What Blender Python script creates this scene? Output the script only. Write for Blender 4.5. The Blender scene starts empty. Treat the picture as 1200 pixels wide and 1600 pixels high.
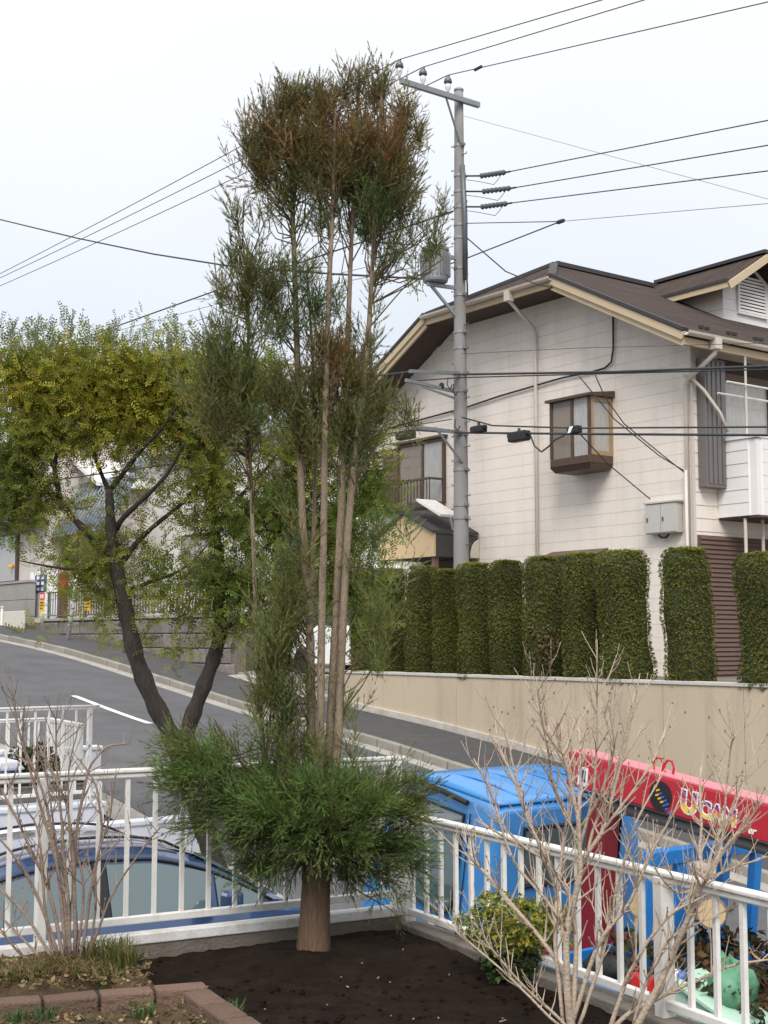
import bpy, bmesh, math, random
import numpy as np
from mathutils import Vector, Matrix, Euler
random.seed(7); RNG = np.random.default_rng(11)
sc = bpy.context.scene
COL = sc.collection
# ---------------------------------------------------------------- camera, sky, sun, exposure
FPX = 2100.0; PITCH = math.atan(200/2100.0); TH = math.atan(1560/2100.0); CH = 1.5
cam_d = bpy.data.cameras.new('camera'); cam = bpy.data.objects.new('camera', cam_d); COL.objects.link(cam)
cam.location = (0, 0, CH); cam.rotation_euler = (math.pi/2 + PITCH, 0, 0)
cam_d.sensor_fit = 'VERTICAL'; cam_d.sensor_height = 36; cam_d.lens = 36*FPX/1600; cam_d.clip_end = 3000
sc.camera = cam
SUN_EL = math.radians(48); SUN_AZ = math.radians(186)      # azimuth measured clockwise from +Y (view direction)
world = bpy.data.worlds.new('World'); sc.world = world; world.use_nodes = True
wt = world.node_tree; wt.nodes.clear()
wo = wt.nodes.new('ShaderNodeOutputWorld'); bg = wt.nodes.new('ShaderNodeBackground')
sky = wt.nodes.new('ShaderNodeTexSky'); sky.sky_type = 'NISHITA'; sky.sun_disc = False
sky.sun_elevation = SUN_EL; sky.sun_rotation = SUN_AZ; sky.air_density = 1.5; sky.dust_density = 6.0; sky.ozone_density = 2.0
scl = wt.nodes.new('ShaderNodeVectorMath'); scl.operation = 'SCALE'; scl.inputs[3].default_value = 0.06
wt.links.new(sky.outputs[0], scl.inputs[0])
tc = wt.nodes.new('ShaderNodeTexCoord'); sep = wt.nodes.new('ShaderNodeSeparateXYZ'); wt.links.new(tc.outputs['Generated'], sep.inputs[0])
rmp = wt.nodes.new('ShaderNodeValToRGB'); wt.links.new(sep.outputs[2], rmp.inputs[0])
cr = rmp.color_ramp; cr.elements[0].position = 0.0; cr.elements[0].color = (0.50, 0.55, 0.64, 1)
cr.elements[1].position = 1.0; cr.elements[1].color = (1.25, 1.25, 1.26, 1)
e = cr.elements.new(0.20); e.color = (0.59, 0.635, 0.70, 1); e = cr.elements.new(0.43); e.color = (0.72, 0.735, 0.76, 1)
nz = wt.nodes.new('ShaderNodeTexNoise'); nz.inputs['Scale'].default_value = 2.2; nz.inputs['Detail'].default_value = 4
wt.links.new(tc.outputs['Generated'], nz.inputs['Vector'])
mr = wt.nodes.new('ShaderNodeMapRange'); mr.inputs[1].default_value = 0.3; mr.inputs[2].default_value = 0.7
mr.inputs[3].default_value = 0.95; mr.inputs[4].default_value = 1.05; wt.links.new(nz.outputs[0], mr.inputs[0])
s2 = wt.nodes.new('ShaderNodeVectorMath'); s2.operation = 'SCALE'; wt.links.new(rmp.outputs[0], s2.inputs[0]); wt.links.new(mr.outputs[0], s2.inputs[3])
mx = wt.nodes.new('ShaderNodeMix'); mx.data_type = 'RGBA'; mx.inputs[0].default_value = 0.88          # overcast layer over the sky
wt.links.new(scl.outputs[0], mx.inputs[6]); wt.links.new(s2.outputs[0], mx.inputs[7])
wt.links.new(mx.outputs[2], bg.inputs[0]); bg.inputs[1].default_value = 1.13; wt.links.new(bg.outputs[0], wo.inputs[0])
sun_d = bpy.data.lights.new('sun', 'SUN'); sun = bpy.data.objects.new('sun', sun_d); COL.objects.link(sun)
sun_d.energy = 2.25; sun_d.angle = math.radians(28); sun_d.color = (1, 0.965, 0.92)
sd = Vector((math.sin(SUN_AZ)*math.cos(SUN_EL), math.cos(SUN_AZ)*math.cos(SUN_EL), math.sin(SUN_EL)))
sun.rotation_euler = sd.to_track_quat('Z', 'Y').to_euler(); sun.location = sd*60
sc.view_settings.view_transform = 'Standard'; sc.view_settings.look = 'None'; sc.view_settings.gamma = 1
sc.view_settings.exposure = 0.45; sc.view_settings.use_curve_mapping = False

# ---------------------------------------------------------------- frames and pixel helpers
class Frame:
    def __init__(s, rot, org=(0, 0, 0)): s.rot = rot; s.o = Vector(org); s.c = math.cos(rot); s.s = math.sin(rot)
    def w(s, p): return Vector((s.o.x + s.c*p[0] - s.s*p[1], s.o.y + s.s*p[0] + s.c*p[1], s.o.z + p[2]))
    def l(s, p):
        x, y = p[0]-s.o.x, p[1]-s.o.y
        return Vector((s.c*x + s.s*y, -s.s*x + s.c*y, p[2]-s.o.z))
FW = Frame(0); FS = Frame(-(math.pi/2 - TH)); RS = FS.rot          # street frame: x downhill along the street, y across it
FT = Frame(math.radians(-61.8), (0.10, 7.30, 0))                   # terrace frame: x along the right fence, y along the left one
def ray(px, py):
    xc = (px-600)/FPX; yc = (800-py)/FPX
    return Vector((xc, math.cos(PITCH)-yc*math.sin(PITCH), math.sin(PITCH)+yc*math.cos(PITCH)))
def toY(px, py, Y): d = ray(px, py); k = Y/d.y; return Vector((d.x*k, Y, CH+d.z*k))
def toZ(px, py, Z): d = ray(px, py); k = (Z-CH)/d.z; return Vector((d.x*k, d.y*k, Z))
def toq(px, py, q): d = ray(px, py); k = q/(d.x*math.cos(TH)+d.y*math.sin(TH)); return FS.l(Vector((d.x*k, d.y*k, CH+d.z*k)))
def toa(px, py, a): d = ray(px, py); k = a/(math.sin(TH)*d.x-math.cos(TH)*d.y); return FS.l(Vector((d.x*k, d.y*k, CH+d.z*k)))
# street level along the street (x of the street frame)
ZP = [(-400, 14), (-120, 6.5), (-60, 3.2), (-45, 2.25), (-35, 1.55), (-30, 1.14), (-25, .56), (-21.5, .14), (-18.5, -.15), (-16, -.45), (-14, -.74), (-12, -1.06), (-9, -1.47), (-6, -1.86), (0, -2.5), (12, -3.6), (40, -5.5), (400, -9)]
def zr(a):
    if a <= ZP[0][0]: return ZP[0][1]
    for i in range(len(ZP)-1):
        x0, z0 = ZP[i]; x1, z1 = ZP[i+1]
        if a <= x1:
            m = lambda j: (ZP[min(j+1, len(ZP)-1)][1]-ZP[max(j-1, 0)][1])/(ZP[min(j+1, len(ZP)-1)][0]-ZP[max(j-1, 0)][0])
            h = x1-x0; t = (a-x0)/h; t2 = t*t; t3 = t2*t
            return (2*t3-3*t2+1)*z0+(t3-2*t2+t)*h*m(i)+(-2*t3+3*t2)*z1+(t3-t2)*h*m(i+1)
    return ZP[-1][1]

# ---------------------------------------------------------------- materials
MATS = {}
def mat(name, col, rough=0.7, var=0.10, scale=6.0, bump=0.0, bscale=60.0, metal=0.0, spec=0.4, coat=0.0, stretch=None, dark=None, dscale=1.5, damt=0.5, attr=None, transl=0.0, obvar=0.0):
    m = bpy.data.materials.new(name); m.use_nodes = True; MATS[name] = m
    nt = m.node_tree; b = nt.nodes['Principled BSDF']; N = nt.nodes.new; L = nt.links.new
    b.inputs['Roughness'].default_value = rough; b.inputs['Metallic'].default_value = metal
    b.inputs['Specular IOR Level'].default_value = spec; b.inputs['Coat Weight'].default_value = coat; b.inputs['Coat Roughness'].default_value = 0.06
    t = N('ShaderNodeTexCoord'); vec = t.outputs['Object']
    if stretch:
        mp = N('ShaderNodeMapping'); mp.inputs['Scale'].default_value = stretch; L(vec, mp.inputs[0]); vec = mp.outputs[0]
    c = (*col, 1)
    n1 = N('ShaderNodeTexNoise'); n1.inputs['Scale'].default_value = scale; n1.inputs['Detail'].default_value = 6; n1.inputs['Roughness'].default_value = 0.6; L(vec, n1.inputs['Vector'])
    r1 = N('ShaderNodeMapRange'); r1.inputs[1].default_value = 0.25; r1.inputs[2].default_value = 0.75; r1.inputs[3].default_value = 1-var; r1.inputs[4].default_value = 1+var; L(n1.outputs[0], r1.inputs[0])
    v = N('ShaderNodeVectorMath'); v.operation = 'SCALE'; L(r1.outputs[0], v.inputs[3])
    if attr:
        at = N('ShaderNodeAttribute'); at.attribute_name = attr; L(at.outputs['Color'], v.inputs[0])
    else: v.inputs[0].default_value = col
    out = v.outputs[0]
    if dark is not None:
        n2 = N('ShaderNodeTexNoise'); n2.inputs['Scale'].default_value = dscale; n2.inputs['Detail'].default_value = 8; n2.inputs['Roughness'].default_value = 0.7; L(vec, n2.inputs['Vector'])
        r2 = N('ShaderNodeMapRange'); r2.inputs[1].default_value = 0.48; r2.inputs[2].default_value = 0.72; r2.inputs[3].default_value = 0; r2.inputs[4].default_value = damt; L(n2.outputs[0], r2.inputs[0])
        x = N('ShaderNodeMix'); x.data_type = 'RGBA'; L(r2.outputs[0], x.inputs[0]); L(out, x.inputs[6]); x.inputs[7].default_value = (*dark, 1); out = x.outputs[2]
    if obvar:
        oi = N('ShaderNodeObjectInfo'); r3 = N('ShaderNodeMapRange'); r3.inputs[3].default_value = 1-obvar; r3.inputs[4].default_value = 1+obvar; L(oi.outputs['Random'], r3.inputs[0])
        v3 = N('ShaderNodeVectorMath'); v3.operation = 'SCALE'; L(out, v3.inputs[0]); L(r3.outputs[0], v3.inputs[3]); out = v3.outputs[0]
    L(out, b.inputs['Base Color'])
    if bump:
        n3 = N('ShaderNodeTexNoise'); n3.inputs['Scale'].default_value = bscale; n3.inputs['Detail'].default_value = 5; L(vec, n3.inputs['Vector'])
        bp = N('ShaderNodeBump'); bp.inputs['Strength'].default_value = bump; bp.inputs['Distance'].default_value = 0.02; L(n3.outputs[0], bp.inputs['Height']); L(bp.outputs[0], b.inputs['Normal'])
    if transl:
        tr = N('ShaderNodeBsdfTranslucent'); L(out, tr.inputs[0]); ms = N('ShaderNodeMixShader'); ms.inputs[0].default_value = transl
        L(b.outputs[0], ms.inputs[1]); L(tr.outputs[0], ms.inputs[2]); L(ms.outputs[0], nt.nodes['Material Output'].inputs[0])
    return m
mat('ground', (.16, .14, .11), .95, .25, 2, .4, 20)
mat('asphalt', (.092, .092, .098), .85, .22, 1.2, .35, 180, dark=(.062, .062, .066), dscale=.7, damt=.75)
mat('walk_asphalt', (.062, .061, .064), .9, .2, 4, .4, 150, dark=(.10, .085, .06), dscale=.8, damt=.6)
mat('concrete', (.32, .30, .27), .9, .15, 3, .3, 60, dark=(.15, .13, .105), dscale=1.3, damt=.7)
mat('kerb', (.25, .23, .20), .9, .18, 5, .35, 70, dark=(.11, .095, .08), dscale=2, damt=.8, obvar=.12)
mat('galv_iron', (.15, .15, .165), .8, .2, 10)
mat('road_paint', (.68, .68, .66), .75, .12, 8, .2, 100, dark=(.25, .25, .25), dscale=14, damt=.8)
mat('iron', (.10, .10, .11), .6, .2, 10, .3, 60, metal=.4)
mat('beige_wall', (.49, .41, .30), .92, .06, 1.2, .3, 180, stretch=(1, 1, .14), dark=(.31, .26, .19), dscale=2.4, damt=.7)
mat('footing', (.47, .44, .39), .9, .12, 4, .3, 60, dark=(.24, .20, .16), dscale=3, damt=.8, obvar=.1)
mat('cap', (.50, .48, .44), .85, .1, 6)
mat('siding', (.79, .72, .65), .72, .04, 3, .25, 220, stretch=(1, 1, .16), dark=(.55, .49, .43), dscale=2.2, damt=.45, obvar=.012)
mat('white_panel', (.74, .72, .70), .7, .04, 3, .1, 120)
mat('trim_beige', (.50, .40, .27), .7, .06, 4)
mat('gutter_pale', (.56, .50, .43), .55, .06, 6)
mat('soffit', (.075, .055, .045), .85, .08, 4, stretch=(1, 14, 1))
mat('pipe_pale', (.58, .53, .49), .55, .05, 5)
mat('bronze', (.10, .065, .045), .45, .12, 8, metal=.3)
mat('bronze_light', (.36, .25, .14), .5, .08, 8, metal=.2)
mat('shutter_brown', (.13, .08, .065), .6, .08, 5)
mat('shutter_grey', (.20, .185, .18), .45, .06, 4, metal=.5)
mat('glass_dark', (.035, .036, .04), .06, 0, spec=.8)
mat('curtain', (.36, .35, .33), .25, .28, 9, stretch=(6, 6, .4), coat=.7)
mat('curtain_tan', (.20, .16, .125), .25, .2, 9, stretch=(6, 6, .4), coat=.7)
mat('louvre', (.72, .70, .68), .7, .04)
mat('dark_hole', (.02, .018, .016), .9, .1)
mat('box_grey', (.50, .48, .45), .6, .05)
mat('vent_beige', (.55, .50, .40), .6, .05)
mat('pole_concrete', (.245, .235, .23), .9, .10, 6, .3, 70, stretch=(1, 1, .3), dark=(.16, .14, .135), dscale=2, damt=.6)
mat('galv', (.26, .28, .29), .5, .12, 12, metal=.6)
mat('galv_dark', (.13, .14, .15), .5, .12, 12, metal=.5)
mat('porcelain', (.72, .72, .70), .25, .04)
mat('rubber_black', (.018, .018, .019), .6, .1)
mat('wire', (.040, .044, .048), .7, .1)
mat('wire_pale', (.20, .23, .26), .7, .1)
mat('transformer', (.23, .24, .245), .5, .1, 6, metal=.3)
mat('white_paint', (.72, .71, .68), .45, .07, 9, .06, 90, dark=(.36, .28, .20), dscale=9, damt=.55)
mat('white_wall', (.60, .62, .68), .8, .05, 2, .2, 120, dark=(.44, .44, .47), dscale=1.2, damt=.5)
mat('curb_white', (.66, .655, .64), .7, .07, 5, .2, 80, dark=(.32, .27, .22), dscale=5, damt=.75)
mat('curb_raw', (.17, .15, .125), .95, .18, 6, .4, 60, dark=(.07, .055, .04), dscale=3, damt=.8)
mat('soil', (.0135, .0086, .0058), 1.0, .4, 9, 1.0, 55, dark=(.028, .020, .013), dscale=5, damt=.7, spec=.08)
mat('soil_dry', (.085, .060, .036), 1.0, .3, 8, .9, 55, dark=(.05, .035, .02), dscale=5, damt=.8, spec=.15)
mat('brick', (.135, .083, .060), .95, .25, 9, .7, 60, dark=(.105, .078, .05), dscale=5, damt=.9, obvar=.18)
mat('chip', (.34, .25, .15), .9, .2, 20)
mat('leaf', (.05, .08, .02), .6, .12, 9, attr='col', transl=.35, spec=.25)
mat('leaf_dry', (.05, .08, .02), .75, .12, 9, attr='col', transl=.12, spec=.15)
mat('hedge_core', (.035, .045, .013), .95, .3, 8)
mat('cedar_bark', (.15, .10, .066), .95, .35, 12, 1.0, 40, stretch=(3, 3, .30), dark=(.055, .036, .026), dscale=6, damt=.85, spec=.15)
mat('cedar_stem', (.275, .215, .155), .92, .25, 9, .8, 60, stretch=(3, 3, .5), dark=(.13, .10, .075), dscale=6, damt=.8, spec=.15)
mat('acacia_bark', (.036, .029, .024), .95, .4, 7, 1.0, 30, stretch=(2, 2, .5), dark=(.014, .011, .009), dscale=4, damt=.8)
mat('twig_bark', (.46, .37, .285), .85, .16, 12, .4, 80, dark=(.17, .12, .085), dscale=9, damt=.6)
mat('twig_brown', (.245, .185, .145), .85, .2, 12, .4, 80, dark=(.10, .06, .04), dscale=9, damt=.6)
mat('car_blue', (.030, .062, .15), .25, .03, 3, spec=.5, coat=1.0, metal=.35)
mat('car_blue_sky_sheen', (.17, .175, .235), .16, .03, 3, spec=.6, coat=1.0, metal=.35)  # blue car's roof, sky reflection painted in as a pale lavender base
mat('car_glass', (.080, .118, .128), .04, 0, spec=.9, coat=1)
mat('car_trim', (.015, .015, .017), .45, .05)
mat('truck_blue', (.045, .225, .54), .38, .08, 3, spec=.5, coat=.3, dark=(.09, .22, .42), dscale=4, damt=.5)
mat('truck_frame_blue', (.018, .19, .56), .45, .1, 6, dark=(.05, .10, .2), dscale=5, damt=.4)
mat('crane_red', (.43, .016, .030), .5, .1, 4, coat=.15, dark=(.26, .025, .03), dscale=4, damt=.6)
mat('crane_red_shaded', (.20, .012, .022), .6, .15, 5, dark=(.08, .02, .02), dscale=5, damt=.6)  # crane red darkened: shade on base and column painted into the colour
mat('crane_grey', (.19, .18, .17), .6, .12, 8, metal=.3)
mat('crane_pink', (.66, .20, .24), .4, .05)
mat('chrome', (.55, .56, .57), .2, .04, metal=.9)
mat('lamp_lens', (.6, .6, .58), .1, .03, coat=1)
mat('lamp_orange', (.6, .20, .02), .2, .03, coat=1)
mat('sign_white', (.78, .78, .77), .6, .03)
mat('sign_red', (.55, .03, .03), .6, .05)
mat('sign_yellow', (.75, .42, .02), .6, .05)
mat('sign_blue', (.025, .045, .19), .5, .05)
mat('red_post', (.33, .045, .025), .6, .1)
mat('stone', (.20, .175, .165), .95, .22, 5, .5, 40, dark=(.085, .08, .065), dscale=3, damt=.8, obvar=.16)
mat('grey_wall', (.30, .29, .27), .9, .12, 3, .3, 80, dark=(.17, .16, .14), dscale=1.5, damt=.6)
mat('cream_wall', (.58, .55, .47), .85, .05, 3)
mat('white_house', (.72, .70, .665), .85, .04, 2)
mat('pink_white', (.60, .545, .51), .85, .05, 2)
mat('tile_grey', (.19, .22, .25), .5, .12, 9, .2, 60, obvar=.12)
mat('log_end', (.46, .34, .20), .85, .12, 14)
mat('sack_green', (.085, .235, .135), .6, .25, 7, 1.0, 14, dark=(.16, .32, .22), dscale=8, damt=.8)
mat('box_mint', (.36, .54, .43), .6, .06)
mat('plastic_red', (.55, .02, .02), .4, .05)
mat('plastic_blue', (.05, .12, .45), .4, .05)
mat('brush_brown', (.09, .055, .035), .95, .35, 20)
mat('entrance_beige', (.46, .345, .20), .75, .06)
mat('roof_dark', (.045, .042, .045), .8, .12, 8)
# roof slates: courses drawn with a brick pattern as fine relief
def roof_mat():
    m = bpy.data.materials.new('roof_slate'); m.use_nodes = True; MATS['roof_slate'] = m; nt = m.node_tree; b = nt.nodes['Principled BSDF']; N = nt.nodes.new; L = nt.links.new
    t = N('ShaderNodeTexCoord'); mp = N('ShaderNodeMapping'); mp.inputs['Rotation'].default_value = (0, 0, math.pi/2); L(t.outputs['Object'], mp.inputs[0])
    br = N('ShaderNodeTexBrick'); br.inputs['Scale'].default_value = 1; br.inputs['Brick Width'].default_value = .9; br.inputs['Row Height'].default_value = .2; br.inputs['Mortar Size'].default_value = .012
    br.inputs['Color1'].default_value = (.066, .048, .040, 1); br.inputs['Color2'].default_value = (.052, .039, .033, 1); br.inputs['Mortar'].default_value = (.018, .014, .012, 1); L(mp.outputs[0], br.inputs[0])
    n = N('ShaderNodeTexNoise'); n.inputs['Scale'].default_value = 1.4; n.inputs['Detail'].default_value = 6; L(t.outputs['Object'], n.inputs[0])
    r = N('ShaderNodeMapRange'); r.inputs[3].default_value = .75; r.inputs[4].default_value = 1.25; L(n.outputs[0], r.inputs[0])
    v = N('ShaderNodeVectorMath'); v.operation = 'SCALE'; L(br.outputs[0], v.inputs[0]); L(r.outputs[0], v.inputs[3]); L(v.outputs[0], b.inputs['Base Color'])
    b.inputs['Roughness'].default_value = .9; b.inputs['Specular IOR Level'].default_value = .12
roof_mat()

# ---------------------------------------------------------------- mesh builder and object helpers
class MB:
    def __init__(s): s.v = []; s.f = []
    def add(s, vs, fs):
        n = len(s.v); s.v += [tuple(p) for p in vs]; s.f += [tuple(i+n for i in f) for f in fs]; return s
    def box(s, x0, x1, y0, y1, z0, z1):
        return s.add([(x0, y0, z0), (x1, y0, z0), (x1, y1, z0), (x0, y1, z0), (x0, y0, z1), (x1, y0, z1), (x1, y1, z1), (x0, y1, z1)],
                     [(0, 3, 2, 1), (4, 5, 6, 7), (0, 1, 5, 4), (1, 2, 6, 5), (2, 3, 7, 6), (3, 0, 4, 7)])
    def hexa(s, b4, t4):
        return s.add(list(b4)+list(t4), [(0, 3, 2, 1), (4, 5, 6, 7), (0, 1, 5, 4), (1, 2, 6, 5), (2, 3, 7, 6), (3, 0, 4, 7)])
    def bar(s, p, q, w, h, up=(0, 0, 1)):
        p = Vector(p); q = Vector(q); d = (q-p).normalized(); u = Vector(up); sx = d.cross(u)
        if sx.length < 1e-4: sx = d.cross(Vector((1, 0, 0)))
        sx.normalize(); uz = sx.cross(d).normalized(); sx *= w/2; uz *= h/2
        return s.hexa([p-sx-uz, p+sx-uz, q+sx-uz, q-sx-uz], [p-sx+uz, p+sx+uz, q+sx+uz, q-sx+uz])
    def tube(s, path, rad, n=8, cap=True):
        path = [Vector(p) for p in path]; m = len(path)
        if not hasattr(rad, '__len__'): rad = [rad]*m
        t0 = (path[1]-path[0]).normalized(); ref = Vector((0, 0, 1)) if abs(t0.z) < .9 else Vector((1, 0, 0))
        u = t0.cross(ref).normalized(); vs = []
        for i in range(m):
            t = (path[min(i+1, m-1)]-path[max(i-1, 0)]).normalized(); u = (u-t*u.dot(t)).normalized(); w = t.cross(u)
            for k in range(n):
                an = 2*math.pi*k/n; vs.append(path[i]+(u*math.cos(an)+w*math.sin(an))*rad[i])
        fs = [(i*n+k, i*n+(k+1) % n, (i+1)*n+(k+1) % n, (i+1)*n+k) for i in range(m-1) for k in range(n)]
        if cap: fs += [tuple(range(n))[::-1], tuple((m-1)*n+k for k in range(n))]
        return s.add(vs, fs)
    def lathe(s, prof, c=(0, 0, 0), n=16, axis='z'):
        vs = []
        for r, z in prof:
            for k in range(n):
                an = 2*math.pi*k/n; x, y = r*math.cos(an), r*math.sin(an)
                p = (x, y, z) if axis == 'z' else ((z, x, y) if axis == 'x' else (y, z, x))
                vs.append((c[0]+p[0], c[1]+p[1], c[2]+p[2]))
        m = len(prof)
        fs = [(i*n+k, i*n+(k+1) % n, (i+1)*n+(k+1) % n, (i+1)*n+k) for i in range(m-1) for k in range(n)]
        fs += [tuple(range(n))[::-1], tuple((m-1)*n+k for k in range(n))]
        return s.add(vs, fs)
    def prism(s, poly, off):
        n = len(poly); off = Vector(off); a = [Vector(p) for p in poly]
        return s.add(a+[p+off for p in a], [tuple(range(n))[::-1], tuple(range(n, 2*n))]+[(i, (i+1) % n, n+(i+1) % n, n+i) for i in range(n)])
    def loft(s, secs, cap=True):
        n = len(secs[0]); m = len(secs); vs = [p for c in secs for p in c]
        fs = [(i*n+k, i*n+(k+1) % n, (i+1)*n+(k+1) % n, (i+1)*n+k) for i in range(m-1) for k in range(n)]
        if cap: fs += [tuple(range(n))[::-1], tuple((m-1)*n+k for k in range(n))]
        return s.add(vs, fs)
ORG = {}
def tag(o, label=None, cat=None, group=None, kind=None):
    if label: o['label'] = label
    if cat: o['category'] = cat
    if group: o['group'] = group
    if kind: o['kind'] = kind
    return o
def thing(name, label, cat, frame=FW, org=(0, 0, 0), group=None, tilt=0.0):
    o = bpy.data.objects.new(name, None); COL.objects.link(o); o.empty_display_size = .2
    o.location = frame.w(org); o.rotation_euler = (0, tilt, frame.rot); ORG[o.name] = Vector(org)
    return tag(o, label, cat, group)
def setup(me, mt, smooth=False):
    me.materials.append(MATS[mt] if isinstance(mt, str) else mt)
    if smooth: me.polygons.foreach_set('use_smooth', [True]*len(me.polygons))
def fixn(me):
    bm = bmesh.new(); bm.from_mesh(me); bmesh.ops.recalc_face_normals(bm, faces=bm.faces); bm.to_mesh(me); bm.free()
def part(name, mb, mt, parent, smooth=False, bevel=0, label=None, kind=None, fix=True):
    root = parent
    while root.parent: root = root.parent
    o0 = ORG[root.name]
    me = bpy.data.meshes.new(name); me.from_pydata([(x-o0[0], y-o0[1], z-o0[2]) for x, y, z in mb.v], [], mb.f)
    if fix: fixn(me)
    setup(me, mt, smooth); o = bpy.data.objects.new(name, me); COL.objects.link(o); o.parent = parent
    if bevel: bv = o.modifiers.new('bevel', 'BEVEL'); bv.width = bevel; bv.segments = 2; bv.limit_method = 'ANGLE'
    return tag(o, label, kind=kind)
def solo(name, mb, mt, label=None, cat=None, frame=FW, org=(0, 0, 0), group=None, kind=None, smooth=False, bevel=0, fix=True):
    me = bpy.data.meshes.new(name); me.from_pydata([(x-org[0], y-org[1], z-org[2]) for x, y, z in mb.v], [], mb.f)
    if fix: fixn(me)
    setup(me, mt, smooth); o = bpy.data.objects.new(name, me); COL.objects.link(o)
    o.location = frame.w(org); o.rotation_euler = (0, 0, frame.rot); ORG[o.name] = Vector(org)
    if bevel: bv = o.modifiers.new('bevel', 'BEVEL'); bv.width = bevel; bv.segments = 2; bv.limit_method = 'ANGLE'
    return tag(o, label, cat, group, kind)
def copy_part(src, parent, loc=None, scale=None, rot=None):
    o = src.copy(); COL.objects.link(o); o.parent = parent
    if loc is not None: o.location = loc
    if scale is not None: o.scale = scale
    if rot is not None: o.rotation_euler = rot
    return o
def rect_poly(a0, a1, z0, z1, y): return [(a0, y, z0), (a1, y, z0), (a1, y, z1), (a0, y, z1)]

# ---------------------------------------------------------------- foliage: merge many small leaf templates with numpy
def frames_from_dirs(d, roll):
    d = d/np.linalg.norm(d, axis=1, keepdims=True)
    ref = np.where(np.abs(d[:, 2:3]) < .95, np.array([[0, 0, 1.]]), np.array([[1., 0, 0]]))
    u = np.cross(ref, d); u /= np.linalg.norm(u, axis=1, keepdims=True); w = np.cross(d, u)
    c = np.cos(roll)[:, None]; s = np.sin(roll)[:, None]
    x = u*c+w*s; y = -u*s+w*c
    return np.stack([x, y, d], axis=2)
def scatter(name, tmpl, locs, dirs, scales, cols, mt, parent, org, kind=None, label=None, cat=None, vj=.10):
    """tmpl: list of (verts, tris); growth axis +Z."""
    n = len(locs); which = RNG.integers(0, len(tmpl), n); R = frames_from_dirs(dirs, RNG.uniform(0, 6.283, n))
    V = []; F = []; C = []; base = 0
    for k, (tv, tf) in enumerate(tmpl):
        idx = np.where(which == k)[0]
        if not len(idx): continue
        vv = np.einsum('nij,mj->nmi', R[idx], tv)*scales[idx][:, None, None]+locs[idx][:, None, :]
        nv = len(tv); V.append(vv.reshape(-1, 3))
        F.append((tf[None, :, :]+(np.arange(len(idx))*nv)[:, None, None]).reshape(-1, 3)+base); base += len(idx)*nv
        cc = np.repeat(cols[idx], nv, axis=0)*(1+RNG.uniform(-vj, vj, (len(idx)*nv, 1))); C.append(cc)
    V = np.concatenate(V)-np.array(org); F = np.concatenate(F); C = np.clip(np.concatenate(C), 0, 1)
    me = bpy.data.meshes.new(name); me.vertices.add(len(V)); me.vertices.foreach_set('co', V.astype(np.float32).ravel())
    me.loops.add(F.size); me.loops.foreach_set('vertex_index', F.astype(np.int32).ravel())
    me.polygons.add(len(F)); me.polygons.foreach_set('loop_start', np.arange(0, F.size, 3, dtype=np.int32))
    me.update(calc_edges=True)
    at = me.attributes.new('col', 'FLOAT_COLOR', 'POINT'); at.data.foreach_set('color', np.concatenate([C, np.ones((len(C), 1))], 1).astype(np.float32).ravel())
    me.materials.append(MATS[mt]); o = bpy.data.objects.new(name, me); COL.objects.link(o)
    if parent: o.parent = parent
    return tag(o, label, cat, kind=kind)
def tri(vs, fs, a, b, c): n = len(vs); vs += [a, b, c]; fs.append((n, n+1, n+2))
def cedar_spray(seed, nb=9, droop=0.0):
    r = random.Random(seed); vs = []; fs = []
    def foxtail(p0, d, L, wid, nn):
        p = Vector(p0); d = Vector(d).normalized(); bend = Vector((0, 0, .35))
        for i in range(nn):
            t = i/nn; d = (d+bend*(1.1/nn)).normalized(); q = p+d*(L/nn)
            sd_ = d.cross(Vector((r.uniform(-1, 1), r.uniform(-1, 1), r.uniform(-1, 1)))).normalized()
            w = wid*(1-.5*t)
            for sg in (-1, 1):
                tip = p+d*(L/nn*1.9)+sd_*sg*w
                tri(vs, fs, tuple(p-sd_*.0028), tuple(p+sd_*.0028), tuple(tip))
            p = q
        tri(vs, fs, tuple(p+Vector((.003, 0, 0))), tuple(p-Vector((.003, 0, 0))), tuple(p+d*.03))
    ax = [Vector((0, 0, 0))]; d = Vector((r.uniform(-.1, .1), r.uniform(-.1, .1), 1))
    for i in range(7): d = (d+Vector((r.uniform(-.12, .12), r.uniform(-.12, .12), 0))).normalized(); ax.append(ax[-1]+d*.043)
    for i in range(7):
        s_ = Vector((1, 0, 0))*.003; a, b = ax[i], ax[i+1]
        tri(vs, fs, tuple(a-s_), tuple(a+s_), tuple(b)); s_ = Vector((0, 1, 0))*.003; tri(vs, fs, tuple(a-s_), tuple(a+s_), tuple(b))
    for k in range(nb):
        t = .12+.8*k/nb; j = int(t*7); p = ax[j].lerp(ax[j+1], t*7-j); an = k*2.4+r.uniform(-.4, .4); L = .13*(1-.45*t)*r.uniform(.8, 1.2)
        foxtail(p, (math.cos(an)*.75, math.sin(an)*.75, .75), L, .010, 6)
    foxtail(ax[-2], d, .10, .010, 6)
    return np.array(vs), np.array(fs)
CEDAR = [cedar_spray(i) for i in range(6)]
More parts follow.
